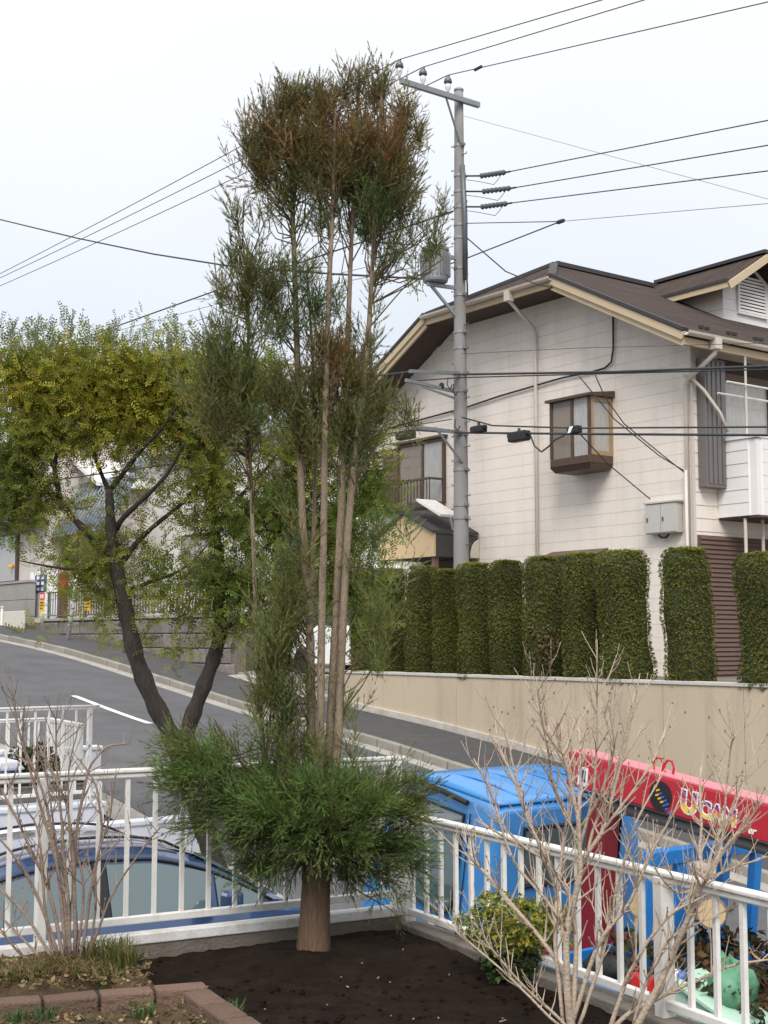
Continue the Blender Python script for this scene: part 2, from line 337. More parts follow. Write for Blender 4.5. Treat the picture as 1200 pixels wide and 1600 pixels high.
def feather(seed, pairs=6, L=1.0, lw=.05, ll=.28, ang=.9):
    r = random.Random(seed); vs = []; fs = []; p = Vector((0, 0, 0)); d = Vector((0, 0, 1))
    for i in range(pairs):
        d = (d+Vector((r.uniform(-.15, .15), r.uniform(-.15, .15), -.02))).normalized(); q = p+d*(L/pairs)
        tri(vs, fs, tuple(p-Vector((.006, 0, 0))), tuple(p+Vector((.006, 0, 0))), tuple(q))
        for sg in (-1, 1):
            l = ll*r.uniform(.7, 1.2)*(1-.35*i/pairs); dd = Vector((sg*math.sin(ang), r.uniform(-.35, .35), math.cos(ang))).normalized()
            sd_ = dd.cross(Vector((0, 1, 0))).normalized()*lw*r.uniform(.7, 1.1)
            mdl = q+dd*l*.5; n = len(vs); vs += [tuple(q), tuple(mdl+sd_), tuple(q+dd*l), tuple(mdl-sd_)]; fs += [(n, n+1, n+2), (n, n+2, n+3)]
        p = q
    return np.array(vs), np.array(fs)
FEATHER = [feather(i) for i in range(5)]
def tuft(seed, n=7, lw=.22, up=.6):
    r = random.Random(seed); vs = []; fs = []
    for i in range(n):
        an = r.uniform(0, 6.283); d = Vector((math.cos(an), math.sin(an), r.uniform(up-.4, up+.6))).normalized(); l = r.uniform(.6, 1.1)
        sd_ = d.cross(Vector((0, 0, 1))).normalized()*lw; m_ = d*l*.5+Vector((0, 0, .04)); k = len(vs)
        vs += [(0, 0, 0), tuple(m_+sd_), tuple(d*l), tuple(m_-sd_)]; fs += [(k, k+1, k+2), (k, k+2, k+3)]
    return np.array(vs), np.array(fs)
TUFT = [tuft(i) for i in range(5)]; TUFT_FINE = [tuft(i+20, 9, .13, .9) for i in range(5)]
def clumps(specs, depth, density, tmplL, dirfn, frac=.35, dthick=None, soft=0.0, mixc=None):
    """specs: (px, py, rx, ry, colour, weight[, depth offset]) -> locations, directions, colours"""
    P = []; D = []; C = []; K = []
    for sp in specs:
        px, py, rx, ry, col, wt = sp[:6]; dz = sp[6] if len(sp) > 6 else 0
        Y = depth+dz; c = np.array(toY(px, py, Y)); k = Y/FPX; R = np.array([rx*k, max(rx, ry*.6)*k*(dthick or .85), ry*k])
        n = int(density*wt*(rx*ry)/1000.0)
        v = RNG.normal(size=(n, 3)); v /= np.linalg.norm(v, axis=1, keepdims=True); rad = RNG.uniform(frac**3, 1, n)**(1/3.)
        if soft: rad = np.clip(np.abs(RNG.normal(0, soft, n)), 0, 1.45)**.8
        o = v*rad[:, None]; P.append(c+o*R); D.append(dirfn(o, n)); K.append(rad)
        c0 = np.repeat(np.array(col)[None, :], n, 0)
        if mixc is not None: k2 = (RNG.uniform(0, 1, (n, 1))**1.5)*.75; c0 = c0*(1-k2)+np.array(mixc)*k2
        cc = c0*RNG.uniform(.65, 1.35, (n, 1))*(1+RNG.uniform(-.12, .12, (n, 3))); C.append(cc)
    return np.concatenate(P), np.concatenate(D), np.concatenate(C), np.concatenate(K)

# ================================================================ THE SETTING
def strip(name, q0, q1, dz, a0, a1, step, mt, nq=1, dzq=None):
    """a sheet that follows the street level between two offsets across the street"""
    na = max(1, int((a1-a0)/step)); mb = MB(); vs = []
    for i in range(na+1):
        a = a0+(a1-a0)*i/na
        for j in range(nq+1):
            q = q0+(q1-q0)*j/nq; vs.append(FS.w((a, q, zr(a)+dz+(dzq(a, q) if dzq else 0))))
    n = nq+1; mb.add(vs, [(i*n+j, (i+1)*n+j, (i+1)*n+j+1, i*n+j+1) for i in range(na) for j in range(nq)])
    return solo(name, mb, mt, kind='structure')
# ground sheet to the horizon (graded along the street, flat across it)
A_ = sorted(set([-900, -600, -400, -250, -160, -120, -90, -70]+list(range(-60, 41, 2))+[60, 90, 140, 250, 400, 900])); Q_ = [-700, -250, -80, -30, -10, 0, 4, 8, 12, 16, 22, 35, 70, 160, 400, 1200]
g = MB(); g.add([FS.w((a, q, zr(a)-.06)) for a in A_ for q in Q_], [(i*len(Q_)+j, (i+1)*len(Q_)+j, (i+1)*len(Q_)+j+1, i*len(Q_)+j+1) for i in range(len(A_)-1) for j in range(len(Q_)-1)])
solo('ground', g, 'ground', kind='structure')
strip('road', 7.5, 12.78, 0, -60, 40, .5, 'asphalt', 6, lambda a, q: .05*(1-((q-10)/3)**2)*.6)
strip('gutter', 12.78, 13.06, .004, -60, 40, .5, 'concrete')
strip('near_gutter', 7.05, 7.5, .004, -60, 40, .5, 'concrete')
strip('driveway_apron', -6, 7.05, -.01, -12.6, 40, .4, 'concrete')
strip('sidewalk', 13.20, 14.9, .115, -60, 40, .5, 'walk_asphalt')
strip('lane_line', 10.43, 10.56, .036, -23.9, -20.75, .4, 'road_paint')
strip('side_road', -8, 7.05, -.01, -45, -15.8, .5, 'asphalt')
# kerb stones, each one a piece
kb = MB(); kb.v = []; ks = None; rr = random.Random(3)
kerb = bpy.data.objects.new('kerb', None); COL.objects.link(kerb); kerb['kind'] = 'structure'; ORG['kerb'] = Vector((0, 0, 0)); kerb.rotation_euler = (0, 0, RS)
a = -46.0; sm = None
while a < -8:
    L = .60; z = zr(a+L/2); sl = math.atan2(zr(a+L)-zr(a), L)
    if sm is None:
        b = MB(); b.hexa([(-.293, -.075, -.12), (.293, -.075, -.12), (.293, .075, -.12), (-.293, .075, -.12)], [(-.293, -.055, .125), (.293, -.055, .125), (.293, .075, .125), (-.293, .075, .125)])
        sm = part('kerb_stone', b, 'kerb', kerb, bevel=.012); o = sm
    else: o = copy_part(sm, kerb)
    o.location = (a+L/2, 13.13+rr.uniform(-.008, .008), z+rr.uniform(-.008, .008)); o.rotation_euler = (rr.uniform(-.02, .02), -sl, rr.uniform(-.01, .01))
    a += L
# manhole cover on the road
mh = toZ(71, 1090, .60); mh = toZ(71, 1090, zr(FS.l(mh).x)+.02); mh = toZ(71, 1090, zr(FS.l(mh).x)+.02); mh = toZ(71, 1090, zr(FS.l(mh).x)+.02); ml = FS.l(mh); mz = zr(ml.x)+.03*(1-((ml.y-10)/3)**2)+.002
m = MB(); m.lathe([(.33, -.03), (.33, .004), (.30, .006), (.295, .003), (.02, .004)], (ml.x, ml.y, mz), 32)
mo = thing('manhole_cover', 'round iron manhole cover in the asphalt beyond the white railings', 'manhole cover', FS, (ml.x, ml.y, mz))
part('cover', m, 'galv_iron', mo, smooth=False)
m = MB()
for i in range(-4, 5): w = math.sqrt(max(0, .28**2-(i*.06)**2)); m.box(ml.x-w, ml.x+w, ml.y+i*.06-.012, ml.y+i*.06+.012, mz+.002, mz+.007)
part('tread', m, 'galv_iron', mo)
# raised lots behind the walls
def lot(name, a0, a1, q0, q1, z, mt='ground'):
    m = MB(); m.box(a0, a1, q0, q1, -7, z); return solo(name, m, mt, frame=FS, org=(a0, q0, z), kind='structure')
lot('garden_ground', -22.0, 30, 15.16, 40, .87); lot('house_yard', -26.5, -22.0, 15.1, 40, .80, 'concrete'); lot('neighbour_ground', -62, -26.5, 15.2, 60, 2.0)
# driveway ramp up to the house between the two walls
m = MB(); m.hexa([(-25.6, 14.7, -2), (-22.1, 14.7, -2), (-22.1, 17.4, -2), (-25.6, 17.4, -2)], [(-25.6, 14.7, zr(-25.4)+.13), (-22.1, 14.7, zr(-22.1)+.13), (-22.1, 17.4, .83), (-25.6, 17.4, .85)])
solo('driveway_ramp', m, 'concrete', kind='structure', frame=FS)

# ---------------------------------------------------------------- beige retaining wall with footing blocks
rw = thing('retaining_wall', 'long plain beige retaining wall under the clipped hedge', 'wall', FS, (-22, 15, -1.5))
joints = [-22.0, -19.6, -18.1, -15.3, -13.4, -11.95, -9.2, -6.4, -3.6, -.8, 4, 9, 14, 20]
def fz(a): return zr(a)+.115
for i in range(len(joints)-1):
    a0, a1 = joints[i]+.004, joints[i+1]-.004; m = MB(); n = max(2, int((a1-a0)/.6)); aa = [a0+(a1-a0)*k/n for k in range(n+1)]
    poly = [(x, 15.0, fz(x)+.10) for x in aa]+[(a1, 15.0, .86), (a0, 15.0, .86)]; m.prism(poly, (0, .155, 0)); part('wall_panel', m, 'beige_wall', rw, bevel=.004)
    m = MB(); m.box(a0-.003, a1+.003, 14.98, 15.175, .861, .915); part('coping', m, 'cap', rw, bevel=.008)
a = -22.0
while a < -4:
    L = .60; m = MB(); m.hexa([(a+.004, 14.955, fz(a)-.25), (a+L-.004, 14.955, fz(a+L)-.25), (a+L-.004, 15.15, fz(a+L)-.25), (a+.004, 15.15, fz(a)-.25)],
        [(a+.004, 14.955, fz(a)+.105), (a+L-.004, 14.955, fz(a+L)+.105), (a+L-.004, 15.15, fz(a+L)+.105), (a+.004, 15.15, fz(a)+.105)]); part('footing_block', m, 'footing', rw, bevel=.006); a += L

# ---------------------------------------------------------------- clipped hedge: every shrub its own
def hedge_shrub(px0, px1, ptop, pbot, label, flare=0.0, q=15.30, seed=0, dark=1.0):
    r = np.random.default_rng(seed+50); A0 = toq(px0, 950, q-.30).x; A1 = toq(px1, 950, q+.20).x-.02; zt = toq((px0+px1)/2, ptop, q-.3).z; zb = .84
    ca = (A0+A1)/2; hw = (A1-A0)/2; hd = .30; n = 26; nzr = 22; zs = np.linspace(0, 1, nzr)
    th_ = np.linspace(0, 2*np.pi, n, endpoint=False); e_ = .42
    cx = np.sign(np.cos(th_))*np.abs(np.cos(th_))**e_; cy = np.sign(np.sin(th_))*np.abs(np.sin(th_))**e_
    ph = r.uniform(0, 6.28, 6)
    def surf(t, ang_i=None, c=None, s_=None):
        z = zb+(zt-zb)*t; w = np.where(t > .9, np.sqrt(np.clip(1-((t-.9)/.1)**2, .0, 1))*.28+.72, 1.0)
        w = w*(1-.10*np.clip(.12-t, 0, 1)/.12)*(1+.05*np.sin(t*7+ph[0])+.03*np.sin(t*17+ph[1])); fl = 1+flare*np.clip(.55-t, 0, 1)**1.3
        return z, w, fl
    vs = []; fs = []
    for t in zs:
        z, w, fl = surf(np.array(t)); lean = .03*np.sin(ph[2]+t*4)
        for k in range(n):
            x = cx[k]*hw*w*(fl if cx[k] > 0 else 1+.25*(fl-1)); vs.append((ca+lean+x*.97, q+cy[k]*hd*w*.97, z-.03+.01*math.sin(k*2.3+t*20)))
    for i in range(nzr-1):
        for k in range(n): fs.append((i*n+k, i*n+(k+1) % n, (i+1)*n+(k+1) % n, (i+1)*n+k))
    fs += [tuple((nzr-1)*n+k for k in range(n)), tuple(range(n))[::-1]]
    h = thing('hedge_shrub', label, 'hedge', FS, (ca, q, zb), 'clipped shrubs of the hedge on the beige wall')
    mb = MB(); mb.v = vs; mb.f = fs; part('branch_mass', mb, 'hedge_core', h)
    N = int(11500*max(.5, hw*2)); t = r.uniform(0, 1, N); an = r.uniform(0, 2*np.pi, N); top = r.uniform(0, 1, N) < .12
    ff = r.uniform(0, 1, N) < hw/(hw+hd); uu = r.uniform(-1, 1, N); sg_ = np.where(r.uniform(0, 1, N) < .5, -1, 1); rd_ = sg_*(1-.13*np.abs(uu)**6)
    c_ = np.where(ff, uu, rd_); s_ = np.where(ff, rd_, uu)
    z, w, fl = surf(t); rad = np.where(top, np.sqrt(r.uniform(0, 1, N))*.8, 1.0)*r.uniform(.96, 1.03, N); z = np.where(top, zt-.01+r.uniform(-.02, .03, N), z); w = np.where(top, .9, w)
    x = c_*hw*w*rad*np.where(c_ > 0, fl, 1+.25*(fl-1)); y = s_*hd*w*rad
    P = np.stack([ca+x+.03*np.sin(ph[2]+t*4), q+y-np.where((t < .12) & (s_ < 0), .02, 0), z-np.where((t < .10) & ~top, .025*np.abs(np.sin(an*3+ph[5])), 0)], 1)
    D = np.stack([np.where(ff, c_*.3, c_), np.where(ff, s_, s_*.3), np.where(top, 2.0, .55)], 1)+r.normal(0, .45, (N, 3))
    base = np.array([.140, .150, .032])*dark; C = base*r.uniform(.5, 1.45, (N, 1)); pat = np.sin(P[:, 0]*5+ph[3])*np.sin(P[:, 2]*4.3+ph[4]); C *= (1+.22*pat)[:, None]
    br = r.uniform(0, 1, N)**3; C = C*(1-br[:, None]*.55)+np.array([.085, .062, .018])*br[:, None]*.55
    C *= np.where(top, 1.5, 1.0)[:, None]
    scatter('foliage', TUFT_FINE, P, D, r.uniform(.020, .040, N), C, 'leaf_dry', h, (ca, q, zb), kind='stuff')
HS = [(548, 586, 893, 1050, 'clipped hedge shrub partly behind the cedar stems, farthest up the street', 0, .85), (583, 634, 889, 1052, 'dark clipped hedge shrub just right of the cedar, second from the far end', 0, .8),
      (631, 687, 885, 1052, 'broad flat topped hedge shrub left of the utility pole foot', 0, .95), (677, 717, 890, 1055, 'narrow leaning hedge shrub in front of the utility pole', .1, .9),
      (713, 768, 880, 1057, 'hedge shrub just right of the utility pole', 0, 1), (764, 818, 876, 1058, 'hedge shrub with a small bare gap beside the house downpipe', 0, .9),
      (814, 882, 870, 1060, 'wide hedge shrub under the bay window with a brown patch low down', 0, .95), (877, 938, 864, 1061, 'hedge shrub left of the broad flared one, its right edge in shadow', 0, .95),
      (933, 1013, 860, 1063, 'broad hedge shrub whose base flares into the gap before the house corner', .65, 1.05), (1032, 1110, 856, 1064, 'free standing hedge shrub right of the gap, flared at its right foot', .75, 1.0), (1148, 1236, 864, 1066, 'hedge shrub cut by the right edge of the picture', 0, .9)]
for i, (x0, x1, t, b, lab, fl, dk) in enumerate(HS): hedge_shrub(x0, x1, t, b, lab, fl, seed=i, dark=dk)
fb = toq(855, 1010, 15.0)
N = 260; P = np.array([fb])+RNG.normal(0, 1, (N, 3))*np.array([.14, .07, .20]); dd = RNG.normal(0, .5, (N, 3))+np.array([0, -.6, .5])
bt = thing('withered_shrub', 'small withered brown shrub between two hedge shrubs on the beige wall', 'shrub', FS, (fb.x, 15.0, .87))
scatter('foliage', TUFT, P, dd, RNG.uniform(.03, .06, N), np.array([[.13, .095, .045]])*RNG.uniform(.6, 1.3, (N, 1)), 'leaf_dry', bt, (fb.x, 15.0, .87), kind='stuff')
m = MB(); m.tube([(fb.x, 15.08, .87), (fb.x, 15.05, 1.05), fb], [.012, .01, .005], 5); part('stem', m, 'twig_brown', bt)

# ---------------------------------------------------------------- the white house with the clipped gable
HB = .87
house = thing('white_house', 'two storey white boarded house with clipped brown roof behind the hedge', 'house', FS, (-15.3, 18, HB))
CA = -19.79; ZB, ZE, HWB, HWE, QO, QB = 8.27, 6.64, 1.90, 5.07, 17.2, 29.0; SLP = (ZB-ZE)/(HWE-HWB); ZR = ZB+SLP*HWB; QR = QO+(ZR-ZB)/SLP
AL, AR = -24.28, -15.3
def zroof(a): return min(ZR, ZE+SLP*(HWE-abs(a-CA)))
def zunder(a): return min(ZB+.02, zroof(a))-.17
m = MB(); pa = [AL, CA-HWB, CA+HWB, AR]
m.prism([(AL, 18.02, HB-.6)]+[(x, 18.02, zunder(x)) for x in pa]+[(AR-.02, 18.02, HB-.6)], (0, 9.5, 0)); part('wall', m, 'siding', house)
# boards of the gable wall
BP = .227; row = 0; z = HB
VJ = [AL, -22.35, -19.62, -17.08, AR]
while z < ZB-.2:
    z1 = min(z+BP-.003, ZB-.16)
    for k in range(4):
        a0, a1 = VJ[k]+.002, VJ[k+1]-.002
        lim = lambda zz: HWE-(zz+.17-ZE)/SLP if zz+.17 > ZE else 99
        p = [(max(a0, CA-lim(z)), z), (min(a1, CA+lim(z)), z), (min(a1, CA+lim(z1)), z1), (max(a0, CA-lim(z1)), z1)]
        if p[1][0]-p[0][0] < .15: continue
        if p[2][0] < p[3][0]: p[2] = p[3] = ((p[2][0]+p[3][0])/2, z1)
        b = MB(); vs = [(p[0][0], 18.0055, z), (p[1][0], 18.0055, z), (p[1][0], 18.018, z), (p[0][0], 18.018, z), (p[3][0], 18.008, z1), (p[2][0], 18.008, z1), (p[2][0], 18.018, z1), (p[3][0], 18.018, z1)]
        b.add(vs, [(0, 3, 2, 1), (4, 5, 6, 7), (0, 1, 5, 4), (1, 2, 6, 5), (2, 3, 7, 6), (3, 0, 4, 7)]); part('board', b, 'siding', house)
    z += BP
# boards of the street-side wall (downhill side)
z = HB
while z < ZE-.3:
    q1 = 22.5
    b = MB(); b.add([(AR, 18.03, z), (AR+.018, 18.03, z), (AR+.010, 18.03, z+BP-.006), (AR, 18.03, z+BP-.006), (AR, q1, z), (AR+.018, q1, z), (AR+.010, q1, z+BP-.006), (AR, q1, z+BP-.006)],
        [(0, 1, 2, 3), (4, 7, 6, 5), (0, 4, 5, 1), (1, 5, 6, 2), (2, 6, 7, 3), (3, 7, 4, 0)]); part('board', b, 'siding', house); z += BP
b = MB(); b.box(AR-.01, AR+.03, 17.985, 18.03, HB, ZE-.25); part('corner_trim', b, 'pipe_pale', house)
# roof
roof = MB(); T_ = .10
def slab(poly, mbx, dz): n = len(poly); mbx.add([p for p in poly]+[(p[0], p[1], p[2]-dz) for p in poly], [tuple(range(n)), tuple(range(n, 2*n))[::-1]]+[(i, (i+1) % n, n+(i+1) % n, n+i) for i in range(n)])
for sg in (1, -1): slab([(CA+sg*HWE, QO, ZE), (CA+sg*HWE, QB, ZE), (CA, QB, ZR), (CA, QR, ZR), (CA+sg*HWB, QO, ZB)], roof, T_)
slab([(CA+HWB, QO, ZB), (CA, QR, ZR), (CA-HWB, QO, ZB)], roof, T_)
rf = part('roof', roof, 'roof_slate', house)
m = MB(); m.bar((CA, QR, ZR+.02), (CA, QB, ZR+.02), .22, .09); m.bar((CA+HWB, QO, ZB+.02), (CA, QR, ZR+.02), .16, .07); m.bar((CA-HWB, QO, ZB+.02), (CA, QR, ZR+.02), .16, .07); part('ridge_cap', m, 'roof_dark', rf)
for sg in (1, -1): m = MB(); m.bar((CA+sg*(HWE+.02), QO-.01, ZE+.03), (CA+sg*HWB, QO-.01, ZB+.03), .14, .06); part('verge_cap', m, 'roof_dark', rf)
for sg in (1, -1):     # barge boards: two stepped boards each
    m = MB(); m.bar((CA+sg*HWE, QO-.03, ZE-.085), (CA+sg*HWB, QO-.03, ZB-.085), .05, .13); part('barge_board', m, 'trim_beige', rf)
    m = MB(); m.bar((CA+sg*(HWE-.02), QO+.015, ZE-.20), (CA+sg*HWB, QO+.015, ZB-.20), .05, .11); part('barge_board', m, 'trim_beige', rf)
m = MB()
for sg in (1, -1): slab([(CA+sg*(HWE-.03), QO+.04, ZE-.13), (CA+sg*(HWE-.03), QB, ZE-.13), (CA+sg*HWB, QB, ZB-.13), (CA+sg*HWB, QO+.04, ZB-.13)], m, .02)
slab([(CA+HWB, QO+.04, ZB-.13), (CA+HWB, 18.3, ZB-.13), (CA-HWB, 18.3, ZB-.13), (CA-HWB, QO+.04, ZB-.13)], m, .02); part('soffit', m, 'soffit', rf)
def gutter(mbx, p, q, r=.06):
    p = Vector(p); q = Vector(q); d = (q-p).normalized(); sx = d.cross(Vector((0, 0, 1))).normalized(); pr = [(math.cos(t), -math.sin(t)) for t in [math.pi*i/6 for i in range(7)]]; ins = [(c*.8, s_*.8) for c, s_ in reversed(pr)]
    sec = lambda o: [o+sx*c*r+Vector((0, 0, s_*r)) for c, s_ in pr+ins]; mbx.loft([sec(p), sec(q)])
m = MB(); gutter(m, (CA-HWB-.05, QO-.07, ZB-.02), (CA+HWB+.05, QO-.07, ZB-.02), .075); part('gutter', m, 'gutter_pale', rf)
m = MB(); gutter(m, (CA+HWE+.07, QO-.05, ZE-.01), (CA+HWE+.07, QB, ZE-.01), .075); part('gutter', m, 'gutter_pale', rf)
m = MB(); m.box(CA-HWB, CA+HWB, QO-.02, QO+.03, ZB-.20, ZB-.05); part('fascia', m, 'trim_beige', rf); m = MB(); m.box(CA+HWE-.06, CA+HWE-.01, QO, QB, ZE-.22, ZE-.06); part('fascia', m, 'trim_beige', rf)
m = MB()
for k in range(9):       # snow guards on the slope above the eave
    q = 18.3+k*.75
    for dq in (0, .16): a = CA+HWE-.62; m.bar((a, q+dq, zroof(a)+.02), (a+.08, q+dq, zroof(a+.08)+.05), .07, .05)
part('snow_guard', m, 'roof_dark', rf)
# downpipes
xg = toq(795, 450, QO-.07).x; xd = toq(838, 600, 17.95).x
m = MB(); m.tube([(xg, QO-.07, ZB-.06), (xg, QO-.07, ZB-.24), (xd-.05, 17.92, ZB-.62), (xd, 17.93, ZB-.75), (xd, 17.93, HB)], .038, 8); part('downpipe', m, 'pipe_pale', house, smooth=True)
m = MB(); m.box(xg-.07, xg+.07, QO-.15, QO+.0, ZB-.26, ZB-.06); part('rain_head', m, 'gutter_pale', house, bevel=.01)
gq = toa(1118, 525, CA+HWE+.07).y
m = MB(); m.box(CA+HWE, CA+HWE+.15, gq-.08, gq+.08, ZE-.24, ZE-.05); part('rain_head', m, 'gutter_pale', house, bevel=.01)
m = MB(); m.tube([(CA+HWE+.07, gq, ZE-.2), (CA+HWE+.05, gq, ZE-.3), (AR+.02, 17.94, ZE-.62), (AR-.06, 17.94, ZE-.72), (AR-.08, 17.94, HB)], .04, 8); part('downpipe', m, 'gutter_pale', house, smooth=True)
m = MB(); p0 = toq(1068, 587, 17.93); p1 = toa(1100, 610, AR+.25); p2 = toa(1125, 645, AR+.35); p3 = toa(1137, 675, AR+.40); m.tube([p0, p0.lerp(p1, .5)+Vector((0, 0, .05)), p1, p2, p3], .03, 7); part('drain_pipe', m, 'gutter_pale', house, smooth=True)
x2 = toq(1072, 760, 17.9).x; m = MB(); m.tube([(x2, 17.9, toq(1072, 735, 17.9).z), (x2, 17.9, HB)], .03, 8); part('cable_conduit', m, 'pipe_pale', house, smooth=True)
# wall conduit: black cable on the gable
m = MB(); pts = [toq(x, y, 17.96) for x, y in ((958, 488), (958, 545), (955, 566), (945, 575), (925, 581), (880, 590), (838, 602), (780, 619), (730, 636), (660, 655), (608, 670))]; m.tube(pts, .018, 6); part('wall_cable', m, 'rubber_black', house, smooth=True)
# bay window
b0 = toq(858, 630, 17.4).x; b1 = toq(921, 620, 17.4).x; zt, zb = 5.93, 4.70
bay = MB(); bay.box(b0, b1, 17.4, 18.0, zb, zb+.16); bw = part('bay_window', bay, 'bronze', house, bevel=.02)
m = MB(); m.prism([(b0+.08, 17.46, zb-.10), (b1-.08, 17.46, zb-.10), (b1, 17.4, zb), (b0, 17.4, zb)], (0, .52, 0)); part('sill', m, 'bronze', bw)
m = MB(); m.hexa([(b0-.05, 17.33, zt), (b1+.06, 17.33, zt), (b1+.06, 18.0, zt+.02), (b0-.05, 18.0, zt+.02)], [(b0-.05, 17.33, zt+.05), (b1+.06, 17.33, zt+.05), (b1+.06, 18.0, zt+.14), (b0-.05, 18.0, zt+.14)]); part('canopy', m, 'bronze', bw)
mid = toq(893, 670, 17.4).x
for x in (b0+.03, mid, b1-.035): m = MB(); m.box(x-.03, x+.03, 17.405, 17.46, zb+.16, zt); part('mullion', m, 'bronze', bw)
m = MB(); m.box(b1-.06, b1-.003, 17.44, 17.50, zb+.16, zt); m.box(b1-.06, b1-.003, 17.93, 18.0, zb+.16, zt); m.box(b1-.06, b1-.003, 17.5, 17.93, zt-.08, zt); m.box(b1-.06, b1-.003, 17.5, 17.93, zb+.16, zb+.24); part('side_frame', m, 'bronze_light', bw)
m = MB(); m.box(b0+.06, mid-.03, 17.43, 17.44, zb+.16, zt); part('pane', m, 'curtain_tan', bw); m = MB(); m.box(mid+.03, b1-.065, 17.43, 17.44, zb+.16, zt); part('pane', m, 'curtain', bw)
m = MB(); m.box(b1-.04, b1-.03, 17.5, 17.93, zb+.24, zt-.08); part('pane', m, 'curtain', bw); m = MB(); m.box(b0+.01, b0+.03, 17.46, 18.0, zb+.16, zt); part('pane', m, 'curtain_tan', bw)
# upper left window with its planter railing and the slatted shutter case
def q18(px, py): return toq(px, py, 17.98)
w0, w1 = q18(625, 720).x, q18(693, 720).x; wz0, wz1 = q18(690, 785).z, q18(690, 684).z
ww = MB(); ww.box(w0-.05, w0, 17.93, 18.0, wz0, wz1); ww.box(w1, w1+.06, 17.93, 18.0, wz0, wz1); ww.box(w0, w1, 17.93, 18.0, wz1-.07, wz1); uw = part('upper_window', ww, 'bronze', house)
wm = q18(662, 720).x; m = MB(); m.box(wm-.03, wm+.03, 17.935, 17.99, wz0, wz1-.07); part('mullion', m, 'bronze', uw)
m = MB(); m.box(w0, wm-.03, 17.965, 17.985, wz0, wz1-.07); part('pane', m, 'curtain_tan', uw); m = MB(); m.box(wm+.03, w1, 17.965, 17.985, wz0, wz1-.07); part('pane', m, 'curtain', uw)
m = MB(); m.box(w0-.12, w1+.12, 17.86, 18.0, wz1, wz1+.05); part('window_hood', m, 'bronze', uw)
z0 = q18(690, 786).z; r0, r1 = w0-.75, w1+.05
m = MB(); m.box(r0, r1, 17.55, 17.98, z0-.10, z0+.02); part('planter_floor', m, 'bronze', uw)
m = MB(); m.bar((r0, 17.57, z0+.50), (r1, 17.57, z0+.50), .05, .045); m.bar((r1-.02, 17.57, z0+.50), (r1-.02, 17.98, z0+.50), .05, .045); part('planter_rail', m, 'bronze', uw)
bl = None
for k in range(int((r1-r0)/.11)+1):
    b = MB(); b.box(-.009, .009, -.009, .009, 0, .48); x = min(r0+.02+k*.11, r1-.02)
    if bl is None:
        b = MB(); o0 = ORG[house.name]; b.box(o0.x-.009, o0.x+.009, o0.y-.009, o0.y+.009, o0.z, o0.z+.48); bl = part('planter_bar', b, 'bronze', uw); o = bl
    else: o = copy_part(bl, uw)
    o.location = Vector((x, 17.57, z0+.02))-ORG[house.name]
sc0, sc1 = w0-.80, w0-.07
for k in range(13):
    z = wz0+.02+k*(wz1-wz0-.05)/13; m = MB(); m.hexa([(sc0, 17.94, z), (sc1, 17.94, z), (sc1, 17.99, z+.02), (sc0, 17.99, z+.02)], [(sc0, 17.95, z+.085), (sc1, 17.95, z+.085), (sc1, 17.99, z+.085), (sc0, 17.99, z+.085)]); part('shutter_slat', m, 'shutter_brown', uw)
# lower window hood just over the hedge, vent hood, meter cabinet
h0, h1, hz = q18(862, 864).x, q18(950, 860).x, q18(905, 866).z
m = MB(); m.hexa([(h0, 17.72, hz-.06), (h1, 17.72, hz-.06), (h1, 17.99, hz), (h0, 17.99, hz)], [(h0, 17.72, hz-.02), (h1, 17.72, hz-.02), (h1, 17.99, hz+.08), (h0, 17.99, hz+.08)]); lw = part('lower_window', m, 'bronze', house)
m = MB(); m.box(h0+.05, h1-.05, 17.965, 17.99, hz-1.3, hz-.08); part('pane', m, 'curtain_tan', lw)
v = q18(741, 858); m = MB(); pr = [(0, -.20), (-.24, -.20), (-.235, -.08), (-.19, .06), (-.11, .15), (0, .19)]
m.prism([(v.x-.16, 17.99+d_, v.z+h_) for d_, h_ in pr], (.32, 0, 0)); part('vent_hood', m, 'vent_beige', house, bevel=.015)
c0, c1 = q18(1017, 800).x, q18(1066, 800).x; cz0, cz1 = q18(1040, 834).z, q18(1040, 787).z
m = MB(); m.box(c0, c1, 17.84, 17.995, cz0, cz1); mc = part('meter_cabinet', m, 'box_grey', house, bevel=.008)
for k in (0, 1): x0 = c0+.01+k*(c1-c0)/2; m = MB(); m.box(x0, x0+(c1-c0)/2-.02, 17.825, 17.838, cz0+.02, cz1-.02); d_ = part('cabinet_door', m, 'box_grey', mc); m = MB(); m.box(x0+.03, x0+.06, 17.81, 17.824, (cz0+cz1)/2-.05, (cz0+cz1)/2+.02); part('latch', m, 'galv_dark', d_)
m = MB(); m.tube([((c0+c1)/2-.12, 17.9, cz0-.02), ((c0+c1)/2-.05, 17.9, cz0-.07), ((c0+c1)/2+.06, 17.9, cz0-.07), ((c0+c1)/2+.12, 17.9, cz0-.02)], .02, 6); part('cable_loop', m, 'rubber_black', mc)
m = MB(); m.box(c0-.03, c1+.03, 17.81, 17.99, cz1+.002, cz1+.03); part('cabinet_lid', m, 'box_grey', mc)
# service bracket under the gable
v = toq(905, 462, QO+.3); m = MB(); m.tube([v+Vector((0, 0, .25)), v, v+Vector((.05, 0, -.12)), v+Vector((.14, 0, -.15)), v+Vector((.2, 0, -.05))], .02, 6); part('service_bracket', m, 'galv_dark', house); m = MB(); m.lathe([(.02, -.06), (.05, -.03), (.05, .03), (.02, .06)], v, 10); part('service_insulator', m, 'porcelain', house, smooth=True)
